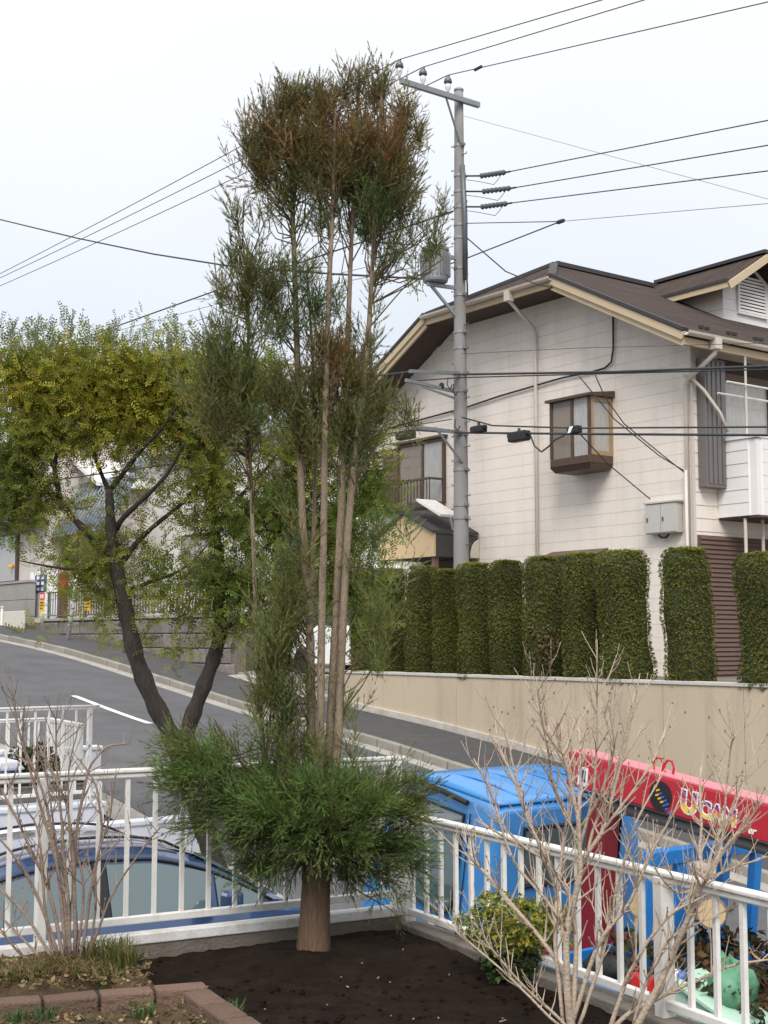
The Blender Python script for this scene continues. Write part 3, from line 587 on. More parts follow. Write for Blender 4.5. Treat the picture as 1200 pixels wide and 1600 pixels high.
# street side: shutter case, balcony window, balcony, garage shutter, drying poles
a_ = AR
m = MB(); m.box(a_+.02, a_+.22, 18.12, 18.66, 4.12, 6.38); sh = part('shutter_case', m, 'shutter_grey', house, bevel=.01)
for k in range(4): m = MB(); q = 18.16+k*.12; m.box(a_+.222, a_+.236, q, q+.08, 4.18, 6.32); part('case_rib', m, 'shutter_grey', sh)
m = MB(); m.box(a_+.02, a_+.10, 18.70, 22.2, 6.05, 6.2); m.box(a_+.02, a_+.10, 18.70, 18.77, 3.95, 6.05); m.box(a_+.02, a_+.10, 20.0, 20.08, 3.95, 6.05); m.box(a_+.02, a_+.10, 21.4, 21.48, 3.95, 6.05); gw = part('balcony_window', m, 'bronze', house)
m = MB(); m.box(a_+.04, a_+.055, 18.77, 20.0, 3.95, 6.05); part('pane', m, 'curtain', gw); m = MB(); m.box(a_+.04, a_+.055, 20.08, 21.4, 3.95, 6.05); part('pane', m, 'glass_dark', gw)
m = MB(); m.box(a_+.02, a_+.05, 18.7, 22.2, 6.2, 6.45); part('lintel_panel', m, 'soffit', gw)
bq0 = 18.62; bA = toq(1180, 690, bq0).x; bz0, bz1 = 3.62, 4.98
m = MB(); m.box(a_+.021, bA, bq0+.02, 24.0, bz0, bz1-.05); bc = part('balcony', m, 'white_panel', house)
z = bz0
while z < bz1-.1:
    m = MB(); m.add([(a_+.02, bq0, z), (bA-.16, bq0, z), (bA-.16, bq0+.02, z), (a_+.02, bq0+.02, z), (a_+.02, bq0+.008, z+.221), (bA-.16, bq0+.008, z+.221), (bA-.16, bq0+.02, z+.221), (a_+.02, bq0+.02, z+.221)], [(0, 3, 2, 1), (4, 5, 6, 7), (0, 1, 5, 4), (1, 2, 6, 5), (2, 3, 7, 6), (3, 0, 4, 7)]); part('board', m, 'white_panel', bc)
    m = MB(); m.box(bA, bA+.015, bq0+.16, 24.0, z, z+.221); part('board', m, 'white_panel', bc); z += .227
m = MB(); m.hexa([(bA-.16, bq0, bz0), (bA+.015, bq0+.16, bz0), (bA-.02, bq0+.17, bz0), (bA-.16, bq0+.03, bz0)], [(bA-.16, bq0, bz1-.03), (bA+.015, bq0+.16, bz1-.03), (bA-.02, bq0+.17, bz1-.03), (bA-.16, bq0+.03, bz1-.03)]); part('corner_panel', m, 'white_panel', bc)
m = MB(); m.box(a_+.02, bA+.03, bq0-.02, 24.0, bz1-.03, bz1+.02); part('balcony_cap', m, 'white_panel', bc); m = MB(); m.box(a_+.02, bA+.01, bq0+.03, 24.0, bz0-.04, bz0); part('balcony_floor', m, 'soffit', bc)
for zz in (5.72, 5.55): m = MB(); q = toa(1160, 604, bA-.2).y; m.tube([(bA-.25-.2*(zz < 5.6), q-.35, zz+.18), (bA-.25-.2*(zz < 5.6), 24, zz+.18)], .018, 6); part('drying_pole', m, 'white_paint', bc)
q = toa(1165, 600, bA-.3).y; m = MB(); m.tube([(bA-.3, q, bz1), (bA-.3, q, 6.45)], .022, 6); part('balcony_post', m, 'gutter_pale', bc)
m = MB(); m.box(a_+.02, a_+.05, 18.06, 22.4, HB, 3.30); gs = part('garage_shutter', m, 'shutter_brown', house)
for k in range(30):
    z = HB+.02+k*.08; m = MB(); m.add([(a_+.05, 18.1, z), (a_+.078, 18.1, z+.02), (a_+.06, 18.1, z+.074), (a_+.05, 18.1, z+.074), (a_+.05, 22.36, z), (a_+.078, 22.36, z+.02), (a_+.06, 22.36, z+.074), (a_+.05, 22.36, z+.074)], [(0, 1, 2, 3), (4, 7, 6, 5), (0, 4, 5, 1), (1, 5, 6, 2), (2, 6, 7, 3), (3, 7, 4, 0)]); part('shutter_slat', m, 'shutter_brown', gs)
for px in (1165, 1192): q = toa(px, 830, bA-.3).y; m = MB(); m.tube([(bA-.3, q, bz0-.04), (bA-.3, q, HB)], .03, 7); part('carport_post', m, 'gutter_pale', house)
# dormer
qd = 21.35; ad = toq(1130, 497, qd).x; zd0 = zroof(ad)-.05; zdt = toq(1131, 432, qd).z-.10; qe = qd+1.75; qm = (qd+qe)/2; zpk = zdt+.54; abk = CA+.3
m = MB(); m.prism([(ad, qd, zd0-.3), (ad, qe, zd0-.3), (ad, qe, zdt), (ad, qm, zpk), (ad, qd, zdt)], (abk-ad, 0, 0)); dm = part('dormer', m, 'siding', house)
z = zd0-.2
while z < zdt-.03:
    z1 = min(z+.221, zdt); ab = lambda zz: max(abk, CA+HWE-(zz-ZE)/SLP)
    m = MB(); m.add([(ab(z), qd-.02, z), (ad+.01, qd-.02, z), (ad+.01, qd-.002, z), (ab(z), qd-.002, z), (ab(z1), qd-.01, z1), (ad+.01, qd-.01, z1), (ad+.01, qd-.002, z1), (ab(z1), qd-.002, z1)], [(0, 3, 2, 1), (4, 5, 6, 7), (0, 1, 5, 4), (1, 2, 6, 5), (2, 3, 7, 6), (3, 0, 4, 7)]); part('board', m, 'siding', dm)
    m = MB(); m.box(ad+.003, ad+.02, qd-.02, qe, z, z1); part('board', m, 'white_panel', dm); z += .227
m = MB(); m.prism([(ad+.003, qd, zdt), (ad+.003, qe, zdt), (ad+.003, qm, zpk-.06)], (.017, 0, 0)); part('gable_panel', m, 'white_panel', dm)
m = MB(); ov = .38; k_ = (zpk-zdt)/(qm-qd); af = ad+.45
for sg in (-1, 1): slab([(af, qm, zpk+.10), (abk-.3, qm, zpk+.10), (abk-.3, qm+sg*(qm-qd+ov), zpk+.10-k_*(qm-qd+ov)), (af, qm+sg*(qm-qd+ov), zpk+.10-k_*(qm-qd+ov))], m, .09)
dr = part('dormer_roof', m, 'roof_slate', dm)
for sg in (-1, 1): m = MB(); m.bar((af+.02, qm, zpk+.0), (af+.02, qm+sg*(qm-qd+ov), zpk-k_*(qm-qd+ov)), .04, .15); part('barge_board', m, 'trim_beige', dr)
m = MB(); q_ = qm-(qm-qd+ov); zz = zpk+.10-k_*(qm-qd+ov); m.bar((af, q_-.01, zz-.07), (abk-.2, q_-.01, zz-.07), .04, .14); part('fascia', m, 'trim_beige', dr)
m = MB(); m.bar((af+.02, qm, zpk+.13), (abk-.3, qm, zpk+.13), .2, .07); m.bar((af+.02, q_-.02, zz+.01), (abk-.3, q_-.02, zz+.01), .07, .06); part('ridge_cap', m, 'roof_dark', dr)
lq0, lq1, lz0, lz1 = qm-.42, qm+.42, zdt-.55, zdt+.18
m = MB(); m.prism([(ad+.022, lq0, lz0), (ad+.022, lq1, lz0), (ad+.022, lq1, lz1-.05), (ad+.022, qm, lz1+.22), (ad+.022, lq0, lz1-.05)], (.01, 0, 0)); lv = part('louvre', m, 'dark_hole', dm)
n = 11
for k in range(n):
    z = lz0+.02+k*.07; w = .42 if z < lz1-.05 else .42*max(0, (lz1+.22-z)/.27)
    if w > .05: m = MB(); m.hexa([(ad+.03, qm-w, z), (ad+.065, qm-w, z-.01), (ad+.065, qm+w, z-.01), (ad+.03, qm+w, z)], [(ad+.03, qm-w, z+.05), (ad+.05, qm-w, z+.04), (ad+.05, qm+w, z+.04), (ad+.03, qm+w, z+.05)]); part('louvre_slat', m, 'louvre', lv)
m = MB(); m.box(ad+.022, ad+.075, lq0-.05, lq0, lz0-.05, lz1-.05); m.box(ad+.022, ad+.075, lq1, lq1+.05, lz0-.05, lz1-.05); m.box(ad+.022, ad+.075, lq0, lq1, lz0-.05, lz0); part('louvre_frame', m, 'louvre', lv)

# entrance porch with a beige gable at the left of the house
e0 = toq(592, 870, 16.8).x; e1 = toq(678, 870, 16.8).x; ez0 = toq(640, 872, 16.8).z; ezs = toq(678, 832, 16.8).z; ezp = toq(643, 803, 16.8).z; em = (e0+e1)/2-.05
po = thing('entrance_porch', 'small entrance porch with beige gable and dark roof left of the pole foot', 'porch', FS, (em, 16.8, .80))
m = MB(); m.prism([(e0, 16.8, ez0), (e1, 16.8, ez0), (e1, 16.8, ezs), (em, 16.8, ezp), (e0, 16.8, ezs)], (0, .05, 0)); part('gable', m, 'entrance_beige', po)
m = MB()
for (x, z) in ((e0-.1, ezs-.05), (e1+.02, ezs-.02)): slab([(em, 16.74, ezp+.07), (em, 17.96, ezp+.07), (x, 17.96, z+.07), (x, 16.74, z+.07)], m, .06)
part('roof', m, 'roof_dark', po); m = MB(); m.box(e0, e1, 16.86, 17.95, ez0, ez0+.06); m.box(e1-.05, e1, 16.86, 17.95, ez0+.06, ezs-.02); part('fascia', m, 'roof_dark', po)
for x in (e0+.06, e1-.1): m = MB(); m.box(x-.05, x+.05, 16.86, 16.96, .80, ez0); part('post', m, 'shutter_brown', po)
m = MB(); m.box(e0+.1, e1-.1, 17.85, 17.95, .80, ez0-.02); part('door', m, 'shutter_brown', po)
m = MB(); p0 = toq(665, 782, 17.1); p1 = toq(703, 806, 17.1); m.bar(p0, p1, .5, .05); part('canopy', m, 'white_paint', po); m = MB(); m.bar(p1, p1+Vector((-.25, .3, -.35)), .03, .03); part('canopy_stay', m, 'white_paint', po)
# white car parked in front of the porch (only the roof line shows over the hedge)
cw = thing('parked_van', 'white parked van, its roof showing over the hedge end by the porch', 'van', FS, (-22.6, 16.2, .80))
def rr_sec(x, hw, z0, z1, cx, cy): return [(cx+x, cy-hw, z0), (cx+x, cy+hw, z0), (cx+x, cy+hw, z1-.06), (cx+x, cy+hw-.12, z1), (cx+x, cy-hw+.12, z1), (cx+x, cy-hw, z1-.06)]
zc = toq(620, 878, 16).z
m = MB(); m.loft([rr_sec(x, w, 1.0, h, -22.6, 16.2) for x, w, h in ((-1.7, .6, 1.5), (-1.55, .7, 1.75), (1.0, .72, 1.78), (1.65, .68, 1.65), (1.8, .55, 1.5))]); part('body', m, 'sign_white', cw, smooth=False, bevel=.03)
m = MB(); m.loft([rr_sec(x, w, 1.7, h, -22.6, 16.2) for x, w, h in ((-1.6, .55, 1.75), (-1.2, .6, zc-.06), (-.7, .62, zc), (.6, .62, zc), (1.0, .58, zc-.08), (1.35, .5, 1.75))]); part('cabin', m, 'sign_white', cw, bevel=.04)
m = MB(); m.box(-23.7, -21.7, 15.57, 15.59, 1.8, zc-.15); part('window', m, 'car_glass', cw)
for x in (-23.75, -21.5):
    for y in (15.55, 16.75): m = MB(); m.lathe([(.2, -.08), (.28, -.06), (.28, .06), (.2, .08)], (x, y, 1.08), 16, 'y'); part('wheel', m, 'rubber_black', cw)

# ---------------------------------------------------------------- utility pole and its hardware
PQ = 16.62; pb = toq(717, 880, PQ); pt = toq(720.5, 141, PQ); PA = (pb.x+pt.x)/2
pole = thing('utility_pole', 'tall grey concrete utility pole with a transformer, behind the hedge', 'utility pole', FS, (PA, PQ, .80))
ztop = pt.z
def pr_(z): return .165-(.165-.088)*(z-.8)/(ztop-.8)
def pz(py): return toq(718, py, PQ).z
m = MB(); m.tube([(PA, PQ, .8+(ztop-.8)*k/14) for k in range(15)], [pr_(.8+(ztop-.8)*k/14) for k in range(15)], 20); part('shaft', m, 'pole_concrete', pole, smooth=True)
m = MB(); m.lathe([(.09, 0), (.10, .02), (.10, .05), (.03, .09)], (PA, PQ, ztop-.01), 16); part('top_cap', m, 'galv', pole)
for py in (228, 275, 300, 325, 352, 372, 420, 462, 520, 545, 585, 612, 680, 735, 790, 810):
    z = pz(py); r = pr_(z)+.012; m = MB(); m.lathe([(r-.02, -.025), (r, -.025), (r, .025), (r-.02, .025)], (PA, PQ, z), 18); m.box(PA+r-.02, PA+r+.06, PQ-.03, PQ+.03, z-.025, z+.025); part('band', m, 'galv', pole)
k = 0
for py in range(225, 860, 19):
    z = pz(py); sg = 1 if k % 2 else -1; k += 1; r = pr_(z); m = MB(); m.tube([(PA+sg*(r-.02), PQ, z), (PA+sg*(r+.13), PQ, z), (PA+sg*(r+.13), PQ, z+.03)], .010, 5); part('step_bolt', m, 'galv_dark', pole)
# cross-arm with three pin insulators
zc_ = pz(160); qL = toa(622, 137, PA).y; qR = toa(741, 162, PA).y
m = MB(); m.box(PA+.10, PA+.185, qL-.05, qR, zc_-.05, zc_+.05); part('cross_arm', m, 'galv', pole)
INS = []
for px in (624, 661, 700):
    q = toa(px, 140, PA+.14).y; m = MB(); m.lathe([(.02, 0), (.03, .05), (.055, .10), (.06, .16), (.045, .20)], (PA+.14, q, zc_+.05), 12); it = part('insulator', m, 'porcelain', pole, smooth=True)
    m = MB(); m.lathe([(.055, .0), (.085, .03), (.07, .10), (.04, .13), (.04, .17)], (PA+.14, q, zc_+.24), 12); part('insulator_cap', m, 'galv_dark', it, smooth=True); INS.append((PA+.14, q, zc_+.42))
m = MB(); m.bar((PA+.14, toa(690, 150, PA).y, zc_-.05), (PA+.10, PQ-.02, zc_-.95), .04, .02); part('arm_brace', m, 'galv', pole)
m = MB(); m.tube([(PA+.16, PQ-.05, pz(262)), (PA+.17, PQ, pz(340)), (PA+.17, PQ, pz(440))], .05, 8); part('cable_riser', m, 'galv_dark', pole, smooth=True)
m = MB(); pts = [(PA+.18, PQ, pz(375)), (PA+.23, PQ, pz(400)), (PA+.20, PQ, pz(430)), (PA+.25, PQ-.02, pz(450)), (PA+.23, PQ, pz(468))]; m.tube(pts, .018, 6); part('jumper', m, 'rubber_black', pole)
# transformer on brackets
tq = PQ-.52; zt0, zt1 = pz(447), pz(398); ta = PA-.12
def Tp(px, py): return toa(px, py, ta)
tr = MB(); tr.lathe([(.20, 0), (.24, .02), (.25, .06), (.25, .62), (.27, .63), (.27, .68), (.22, .72), (.08, .76)], (ta, tq, zt0), 22); tf = part('transformer_tank', tr, 'transformer', pole, smooth=False)
for k in range(22): an = 2*math.pi*k/22; m = MB(); c, s_ = math.cos(an), math.sin(an); m.bar((ta+c*.275, tq+s_*.275, zt0+.12), (ta+c*.275, tq+s_*.275, zt0+.58), .05, .012, up=(-s_, c, 0)); part('cooling_fin', m, 'transformer', tf)
for k in (-1, 1): m = MB(); m.lathe([(.03, 0), (.055, .03), (.035, .06), (.055, .09), (.035, .12), (.02, .17)], (ta+k*.1, tq-.02, zt0+.72), 10); part('bushing', m, 'porcelain', tf, smooth=True)
for z in (zt0-.05, zt0+.55): m = MB(); m.bar((ta, tq-.2, z), (PA, PQ, z), .06, .07); part('transformer_bracket', m, 'galv', pole)
m = MB(); m.bar((ta, tq-.1, zt0-.07), (PA, PQ-.1, zt0-.62), .05, .05); part('transformer_strut', m, 'galv', pole)
# lower telecom arms reaching left of the pole
for (p0, p1, st) in (((640, 580), (718, 583), None), ((634, 594), (712, 612), (660, 604, 710, 622)), ((646, 667), (722, 676), (680, 668, 722, 722))):
    A = toa(p0[0], p0[1], PA+.12); B = toa(p1[0], p1[1], PA+.12); m = MB(); m.bar(A, B, .06, .06); part('telecom_arm', m, 'galv', pole)
    if st: m = MB(); m.bar(toa(st[0], st[1], PA+.13), toa(st[2], st[3], PA+.13), .035, .035); part('arm_stay', m, 'galv', pole)
m = MB(); m.lathe([(.03, -.06), (.05, -.04), (.05, .04), (.03, .06)], toa(690, 603, PA+.12), 10); part('arm_insulator', m, 'rubber_black', pole)
for px, py in ((709, 600), (712, 655), (700, 590)):
    v = toa(px, py, PA+.2); m = MB(); m.tube([v, v+Vector((.03, -.05, -.15)), v+Vector((0, .05, -.22)), v+Vector((-.02, .12, -.12))], .012, 5); part('drip_loop', m, 'rubber_black', pole)

# ---------------------------------------------------------------- overhead wires, each one a thing
def wire(label, pts, r=.008, mt='wire', sag=0, name='overhead_wire', group='overhead wires of the utility pole', n=20):
    P = [Vector(p) for p in pts]; path = []
    for i in range(len(P)-1):
        for k in range(n):
            t = k/n; p = P[i].lerp(P[i+1], t); p.z -= sag*4*t*(1-t)*((P[i+1]-P[i]).length/20)**2; path.append(p)
    path.append(P[-1]); m = MB(); m.tube(path, r, 6); return solo(name, m, mt, label, 'wire', FS, tuple(P[0]), group, smooth=True)
def ext(p, q, a):  # carry the line p->q on to street position a
    p = Vector(p); q = Vector(q); t = (a-p.x)/(q.x-p.x); return p+(q-p)*t
names = ('outermost', 'middle', 'innermost')
for i, (e_, l_) in enumerate((((940, 0), (0, 417)), ((1006, 0), (0, 424)), ((1200, 3), (0, 437)))):
    R = toq(e_[0], e_[1], INS[i][1]); wire(f'{names[i]} of three high wires from the cross-arm to the upper right', [INS[i], ext(INS[i], R, 6)], .009)
    Lp = toq(l_[0], l_[1], INS[i][1]); wire(f'{names[i]} of three high wires from the cross-arm to the left edge', [INS[i], ext(INS[i], Lp, -62)], .010, sag=.05)
j = Vector(INS[2]).lerp(toq(1200, 3, INS[2][1]), .12); m = MB(); m.lathe([(.01, -.12), (.03, -.1), (.03, .1), (.01, .12)], j, 8, 'x'); solo('wire_clamp', m, 'wire', 'small dark clamp on the innermost high wire near the pole top', 'clamp', FS, tuple(j))
for i, (py0, px1, py1, py2) in enumerate(((274, 797, 268, 188), (298, 806, 293, 227), (322, 800, 317, 267))):
    A = toq(723, py0+1, PQ); B = toq(px1, py1, PQ); C = toq(1200, py2, PQ); nm = ('top', 'middle', 'bottom')[i]
    wire(f'{nm} of three wires dead-ended half way up the pole, running right', [B, ext(B, C, 6)], .010)
    th_ = thing('strain_insulator', f'{nm} of three dark strain insulators strung on the right side of the pole', 'insulator', FS, tuple(A), 'strain insulators on the pole')
    m = MB(); m.tube([A, A.lerp(B, .5)+Vector((0, 0, -.04)), B], .018, 6); part('rod', m, 'wire', th_)
    for k in range(7): t = .42+.075*k; p = A.lerp(B, t); m = MB(); m.lathe([(.015, -.03), (.055, -.02), (.045, .02), (.015, .03)], (p.x, p.y, p.z-.03+.004*k), 10, 'x'); part('shed', m, 'galv_dark', th_)
    m = MB(); q = A.lerp(B, .75); m.tube([A.lerp(B, .85), q+Vector((.0, 0, -.14)), q+Vector((-.12, 0, -.20)), A.lerp(B, .35)+Vector((0, 0, -.14)), A+Vector((-.05, 0, -.05))], .006, 5); part('jumper', m, 'wire', th_)
A = toq(724, 181, PQ); wire('thin pale stay wire descending from under the cross-arm to the right edge', [A, ext(A, toq(1200, 311, PQ), 4)], .005, 'wire_pale')
K = toq(876, 346, PQ); A = toq(723, 349, PQ); wire('thin level wire from the pole to the forked joint over the roof', [A, K], .009); wire('faint wire carrying on from the forked joint to the right edge', [K, ext(K, toq(1200, 318, PQ), 6)], .006, 'wire_pale')
wire('slanting wire from beside the transformer up to the forked joint', [toq(690, 417, PQ), toq(733, 402, PQ), K], .012)
m = MB(); m.lathe([(.02, -.1), (.04, -.06), (.04, .06), (.02, .1)], K, 8, 'x'); solo('wire_joint', m, 'wire', 'dark joint where the level and slanting wires fork over the roof', 'joint', FS, tuple(K))
hk = toq(905, 458, QO+.3); wire('service wire sagging from the pole to the bracket under the house gable', [toq(723, 366, PQ), toq(790, 424, PQ+.2), toq(838, 444, QO-.2), hk], .013, n=8)
wire('heavy black cable from the left edge passing behind the cedar to the transformer', [ext(toq(0, 343, PQ), toq(200, 390, PQ), -60), toq(0, 343, PQ), toq(120, 372, PQ), toq(240, 397, PQ), toq(360, 416, PQ), toq(520, 428, PQ), toq(665, 436, PQ)], .024, n=6)
wire('dark twisted cable rising from the yellow tree to behind the cedar', [ext(toq(145, 523, PQ), toq(335, 455, PQ), -60), toq(145, 523, PQ), toq(335, 455, PQ), toq(560, 380, PQ), toq(708, 330, PQ)], .018, n=8)
wire('upper of two thin grey wires over the yellow tree', [ext(toq(190, 515, PQ), toq(340, 475, PQ), -60), toq(190, 515, PQ), toq(340, 475, PQ), toq(540, 425, PQ), toq(708, 385, PQ)], .008, 'wire_pale', n=8)
wire('lower of two thin grey wires over the yellow tree', [ext(toq(200, 533, PQ), toq(345, 490, PQ), -60), toq(200, 533, PQ), toq(345, 490, PQ), toq(540, 440, PQ), toq(708, 405, PQ)], .008, 'wire_pale', n=8)
# telecom bundles crossing the house front
TQ = PQ-.25
u0 = toq(640, 581, TQ); wire('upper black telephone bundle crossing the gable wall at window top height', [ext(u0, toq(500, 598, TQ), -40), u0, toq(720, 585, TQ), toq(960, 581, TQ), toq(1200, 572, TQ), ext(toq(960, 581, TQ), toq(1200, 572, TQ), 4)], .022, n=6)
wire('thin lashed wire just under the upper telephone bundle', [toq(632, 596, TQ), toq(720, 590, TQ), toq(900, 585, TQ), toq(1200, 577, TQ), ext(toq(900, 585, TQ), toq(1200, 577, TQ), 4)], .013, n=6)
wire('lower bundle, upper strand, carrying the black splice boxes', [toq(722, 652, TQ), toq(770, 665, TQ), toq(900, 669, TQ), toq(1200, 667, TQ), ext(toq(900, 669, TQ), toq(1200, 667, TQ), 4)], .016, n=6)
wire('lower bundle, thick lower strand, crossing under the bay window top', [ext(toq(646, 672, TQ), toq(560, 684, TQ), -40), toq(646, 672, TQ), toq(722, 676, TQ), toq(900, 678, TQ), toq(1200, 680, TQ), ext(toq(900, 678, TQ), toq(1200, 680, TQ), 4)], .022, n=6)
wire('thin cable rising left of the pole at splice box height', [toq(600, 672, TQ), toq(706, 655, TQ)], .010)
wire('thin wire crossing the gable just above the telephone bundles', [toq(721, 553, TQ), toq(900, 544, TQ), toq(1200, 536, TQ), ext(toq(900, 544, TQ), toq(1200, 536, TQ), 4)], .005, n=6)
for i, (px, py, w, h, lab) in enumerate(((748, 671, 22, 11, 'small black splice box right beside the pole'), (811, 682, 32, 15, 'larger black splice box hanging between pole and bay window'), (634, 681, 34, 12, 'black splice box on the cable left of the pole'))):
    c = toq(px, py, TQ); k = 26.0/FPX; w *= k*1.15; h *= k; t = thing('splice_box', lab, 'splice box', FS, tuple(c), 'black splice boxes on the telephone cable')
    m = MB(); m.box(c.x-w/2, c.x+w/2, c.y-.09, c.y+.09, c.z-h/2, c.z+h/2); part('case', m, 'rubber_black', t, bevel=.03)
    for sg in (-1, 1): m = MB(); m.lathe([(.05, -.03), (.035, .03)], (c.x+sg*(w/2+.02), c.y, c.z+h*.2), 10, 'x'); part('gland', m, 'rubber_black', t)
    m = MB(); m.bar((c.x, c.y, c.z+h/2), (c.x, c.y, c.z+h/2+.06), .05, .03); part('hanger', m, 'galv_dark', t)
c = toq(893, 672, TQ); t = thing('cable_terminal', 'black and white cable terminal in front of the bay window', 'terminal', FS, tuple(c)); m = MB(); m.box(c.x-.06, c.x+.20, c.y-.07, c.y+.07, c.z-.07, c.z+.06); part('case', m, 'rubber_black', t, bevel=.02); m = MB(); m.hexa([(c.x-.02, c.y-.08, c.z-.06), (c.x+.05, c.y-.08, c.z-.06), (c.x+.05, c.y-.074, c.z-.06), (c.x-.02, c.y-.074, c.z-.06)], [(c.x+.03, c.y-.08, c.z+.05), (c.x+.12, c.y-.08, c.z+.05), (c.x+.12, c.y-.074, c.z+.05), (c.x+.03, c.y-.074, c.z+.05)]); part('label_plate', m, 'sign_white', t)
wire('black loop of cable hanging from the larger splice box', [toq(828, 678, TQ), toq(835, 697, TQ), toq(846, 706, TQ), toq(857, 698, TQ), toq(866, 688, TQ), toq(882, 680, TQ)], .015, n=4)
wire('upper service drop from the telephone bundle to the house corner', [toq(905, 588, TQ), toq(960, 655, TQ+.4), toq(1030, 712, 17.5), toq(1068, 735, 17.9)], .011, n=6)
wire('second service drop beside the first, ending at the house corner', [toq(930, 586, TQ), toq(945, 620, TQ+.2), toq(975, 662, TQ+.5), toq(1040, 715, 17.6), toq(1069, 738, 17.88)], .010, n=6)
wire('service drop passing below the bay window to the meter cabinet', [toq(908, 680, TQ), toq(950, 725, 17.3), toq(1016, 780, 17.88)], .011, n=6)

# ---------------------------------------------------------------- houses and walls across the street on the left
sw = thing('stone_wall', 'low wall of grey stone blocks across the street behind the yellow tree', 'wall', FS, (-36.5, 15, 1.0)); rr = random.Random(5)
m = MB(); m.box(-36.5, -25.7, 15.06, 15.3, -.5, 2.02); part('wall_core', m, 'curb_raw', sw)
for row in range(5):
    a = -36.5+(.32 if row % 2 else 0)
    while a < -25.9:
        L = rr.uniform(.55, .8); zb_ = zr(a+L/2)+.10; hh = (2.0-zb_)/4.0; z0_ = 2.0-(5-row)*.34
        a1 = min(a+L-.018, -25.75)
        if z0_+.32 > zb_-.1 and a1-a > .15:
            m = MB(); d = rr.uniform(-.02, .02); m.box(a, a1, 15.0+d, 15.1, z0_, z0_+.322); part('stone_block', m, 'stone', sw, bevel=.02)
        a += L
m = MB(); m.box(-36.5, -25.7, 14.97, 15.28, 2.021, 2.10); part('coping', m, 'grey_wall', sw, bevel=.01)
def railing(name, label, cat, frame, p0, p1, z0, z1, spacing, posts, mt, bt=.018, pw=.045, rail=.042, low=.06, group=None, slope=0.0):
    """fence of separate balusters between two posts; p0,p1 in frame xy"""
    p0 = Vector((*p0, z0)); p1 = Vector((*p1, z0)); L = (p1-p0).length; d = (p1-p0)/L; rot = math.atan2(d.y, d.x)
    f2 = Frame(frame.rot+rot, frame.w(p0)); t = thing(name, label, cat, f2, (0, 0, 0), group); H = z1-z0
    m = MB(); m.box(-.02, L+.02, -rail*.62, rail*.62, H-.020, H); m.box(-.015, L+.015, -rail*.42, rail*.42, H-rail, H-.021); part('top_rail', m, mt, t, bevel=.006)
    m = MB(); m.box(0, L, -rail*.4, rail*.4, low, low+rail*.8); part('bottom_rail', m, mt, t, bevel=.005)
    first = None; n = int(L/spacing); skip = [x for x in posts]
    for k in range(n+1):
        x = (k+.5)*spacing
        if x > L-.02 or min(abs(x-s_) for s_ in skip+[99]) < .03: continue
        if first is None: m = MB(); m.box(-bt/2, bt/2, -bt/2, bt/2, low+rail*.8-.005, H-rail+.004); first = part('baluster', m, mt, t); o = first
        else: o = copy_part(first, t)
        o.location = (x, 0, 0)
    fp = None
    for s_ in posts:
        if fp is None: m = MB(); m.box(-pw/2, pw/2, -pw/2-.004, pw/2+.004, -.12, H-.022); fp = part('post', m, mt, t, bevel=.005); o = fp
        else: o = copy_part(fp, t)
        o.location = (s_, 0, 0)
    return t
railing('wall_railing', 'dark metal railing on top of the stone wall across the street', 'railing', FS, (-36.4, 15.13), (-25.9, 15.13), 2.10, 2.85, .16, [.1, 2.6, 5.2, 7.8, 10.3], 'galv_dark', .022, .05, .04)
# warning signs fixed to that railing
def small_sign(px, py, wpx, hpx, label, q=15.04):
    c = toq(px, py, q); k = 36.5/FPX*1.2; w, h = wpx*k, hpx*k; t = thing('warning_sign', label, 'sign', FS, tuple(c), 'red and yellow signs on the railing')
    m = MB(); m.box(c.x-w/2, c.x+w/2, q-.012, q, c.z-h/2, c.z+h*.12); part('lower_panel', m, 'sign_yellow', t)
    m = MB(); m.box(c.x-w/2, c.x+w/2, q-.012, q, c.z+h*.121, c.z+h/2); hd = part('header', m, 'sign_red', t)
    for dx in (-.2, .2): m = MB(); m.box(c.x+dx*w-.04, c.x+dx*w+.04, q-.016, q-.0125, c.z+h*.2, c.z+h*.42); part('white_mark', m, 'sign_white', hd)
    for k in range(3): m = MB(); m.box(c.x-w*.36, c.x+w*(.36-.2*(k == 2)), q-.016, q-.0125, c.z-h*(.02+.15*k)-.02, c.z-h*(.02+.15*k)+.02); part('dark_line', m, 'bronze', t)
small_sign(66, 941, 16, 26, 'red and yellow sign on the railing below the blue notice board'); small_sign(137, 938, 17, 27, 'red and yellow sign right of the white leaning guard pole')
b = toq(62, 915, 15.6); t = thing('notice_board', 'white notice board with a dark blue panel behind the wall railing', 'notice board', FS, (b.x, 15.6, 2.0))
z0_, z1_ = toq(62, 965, 15.6).z, toq(62, 893, 15.6).z; x0_, x1_ = toq(48, 920, 15.6).x, toq(88, 920, 15.6).x
m = MB(); m.box(x0_, x1_, 15.58, 15.63, z0_, z1_); part('board', m, 'sign_white', t); bz = toq(62, 912, 15.6).z; bx0, bx1 = toq(56, 920, 15.6).x, toq(74, 920, 15.6).x
m = MB(); m.box(bx0, bx1, 15.565, 15.578, bz-.25, bz+.25); pn = part('blue_panel', m, 'sign_blue', t)
for i in range(2):
    for j in range(3): m = MB(); x = bx0+(bx1-bx0)*(.3+.4*i); z = bz-.17+.17*j; m.box(x-.09, x+.08, 15.55, 15.563, z-.045, z+.05); part('white_mark', m, 'sign_white', pn)
for x in (x0_+.05, x1_-.1): m = MB(); m.box(x, x+.06, 15.64, 15.70, 1.9, z1_-.1); part('post', m, 'galv', t)
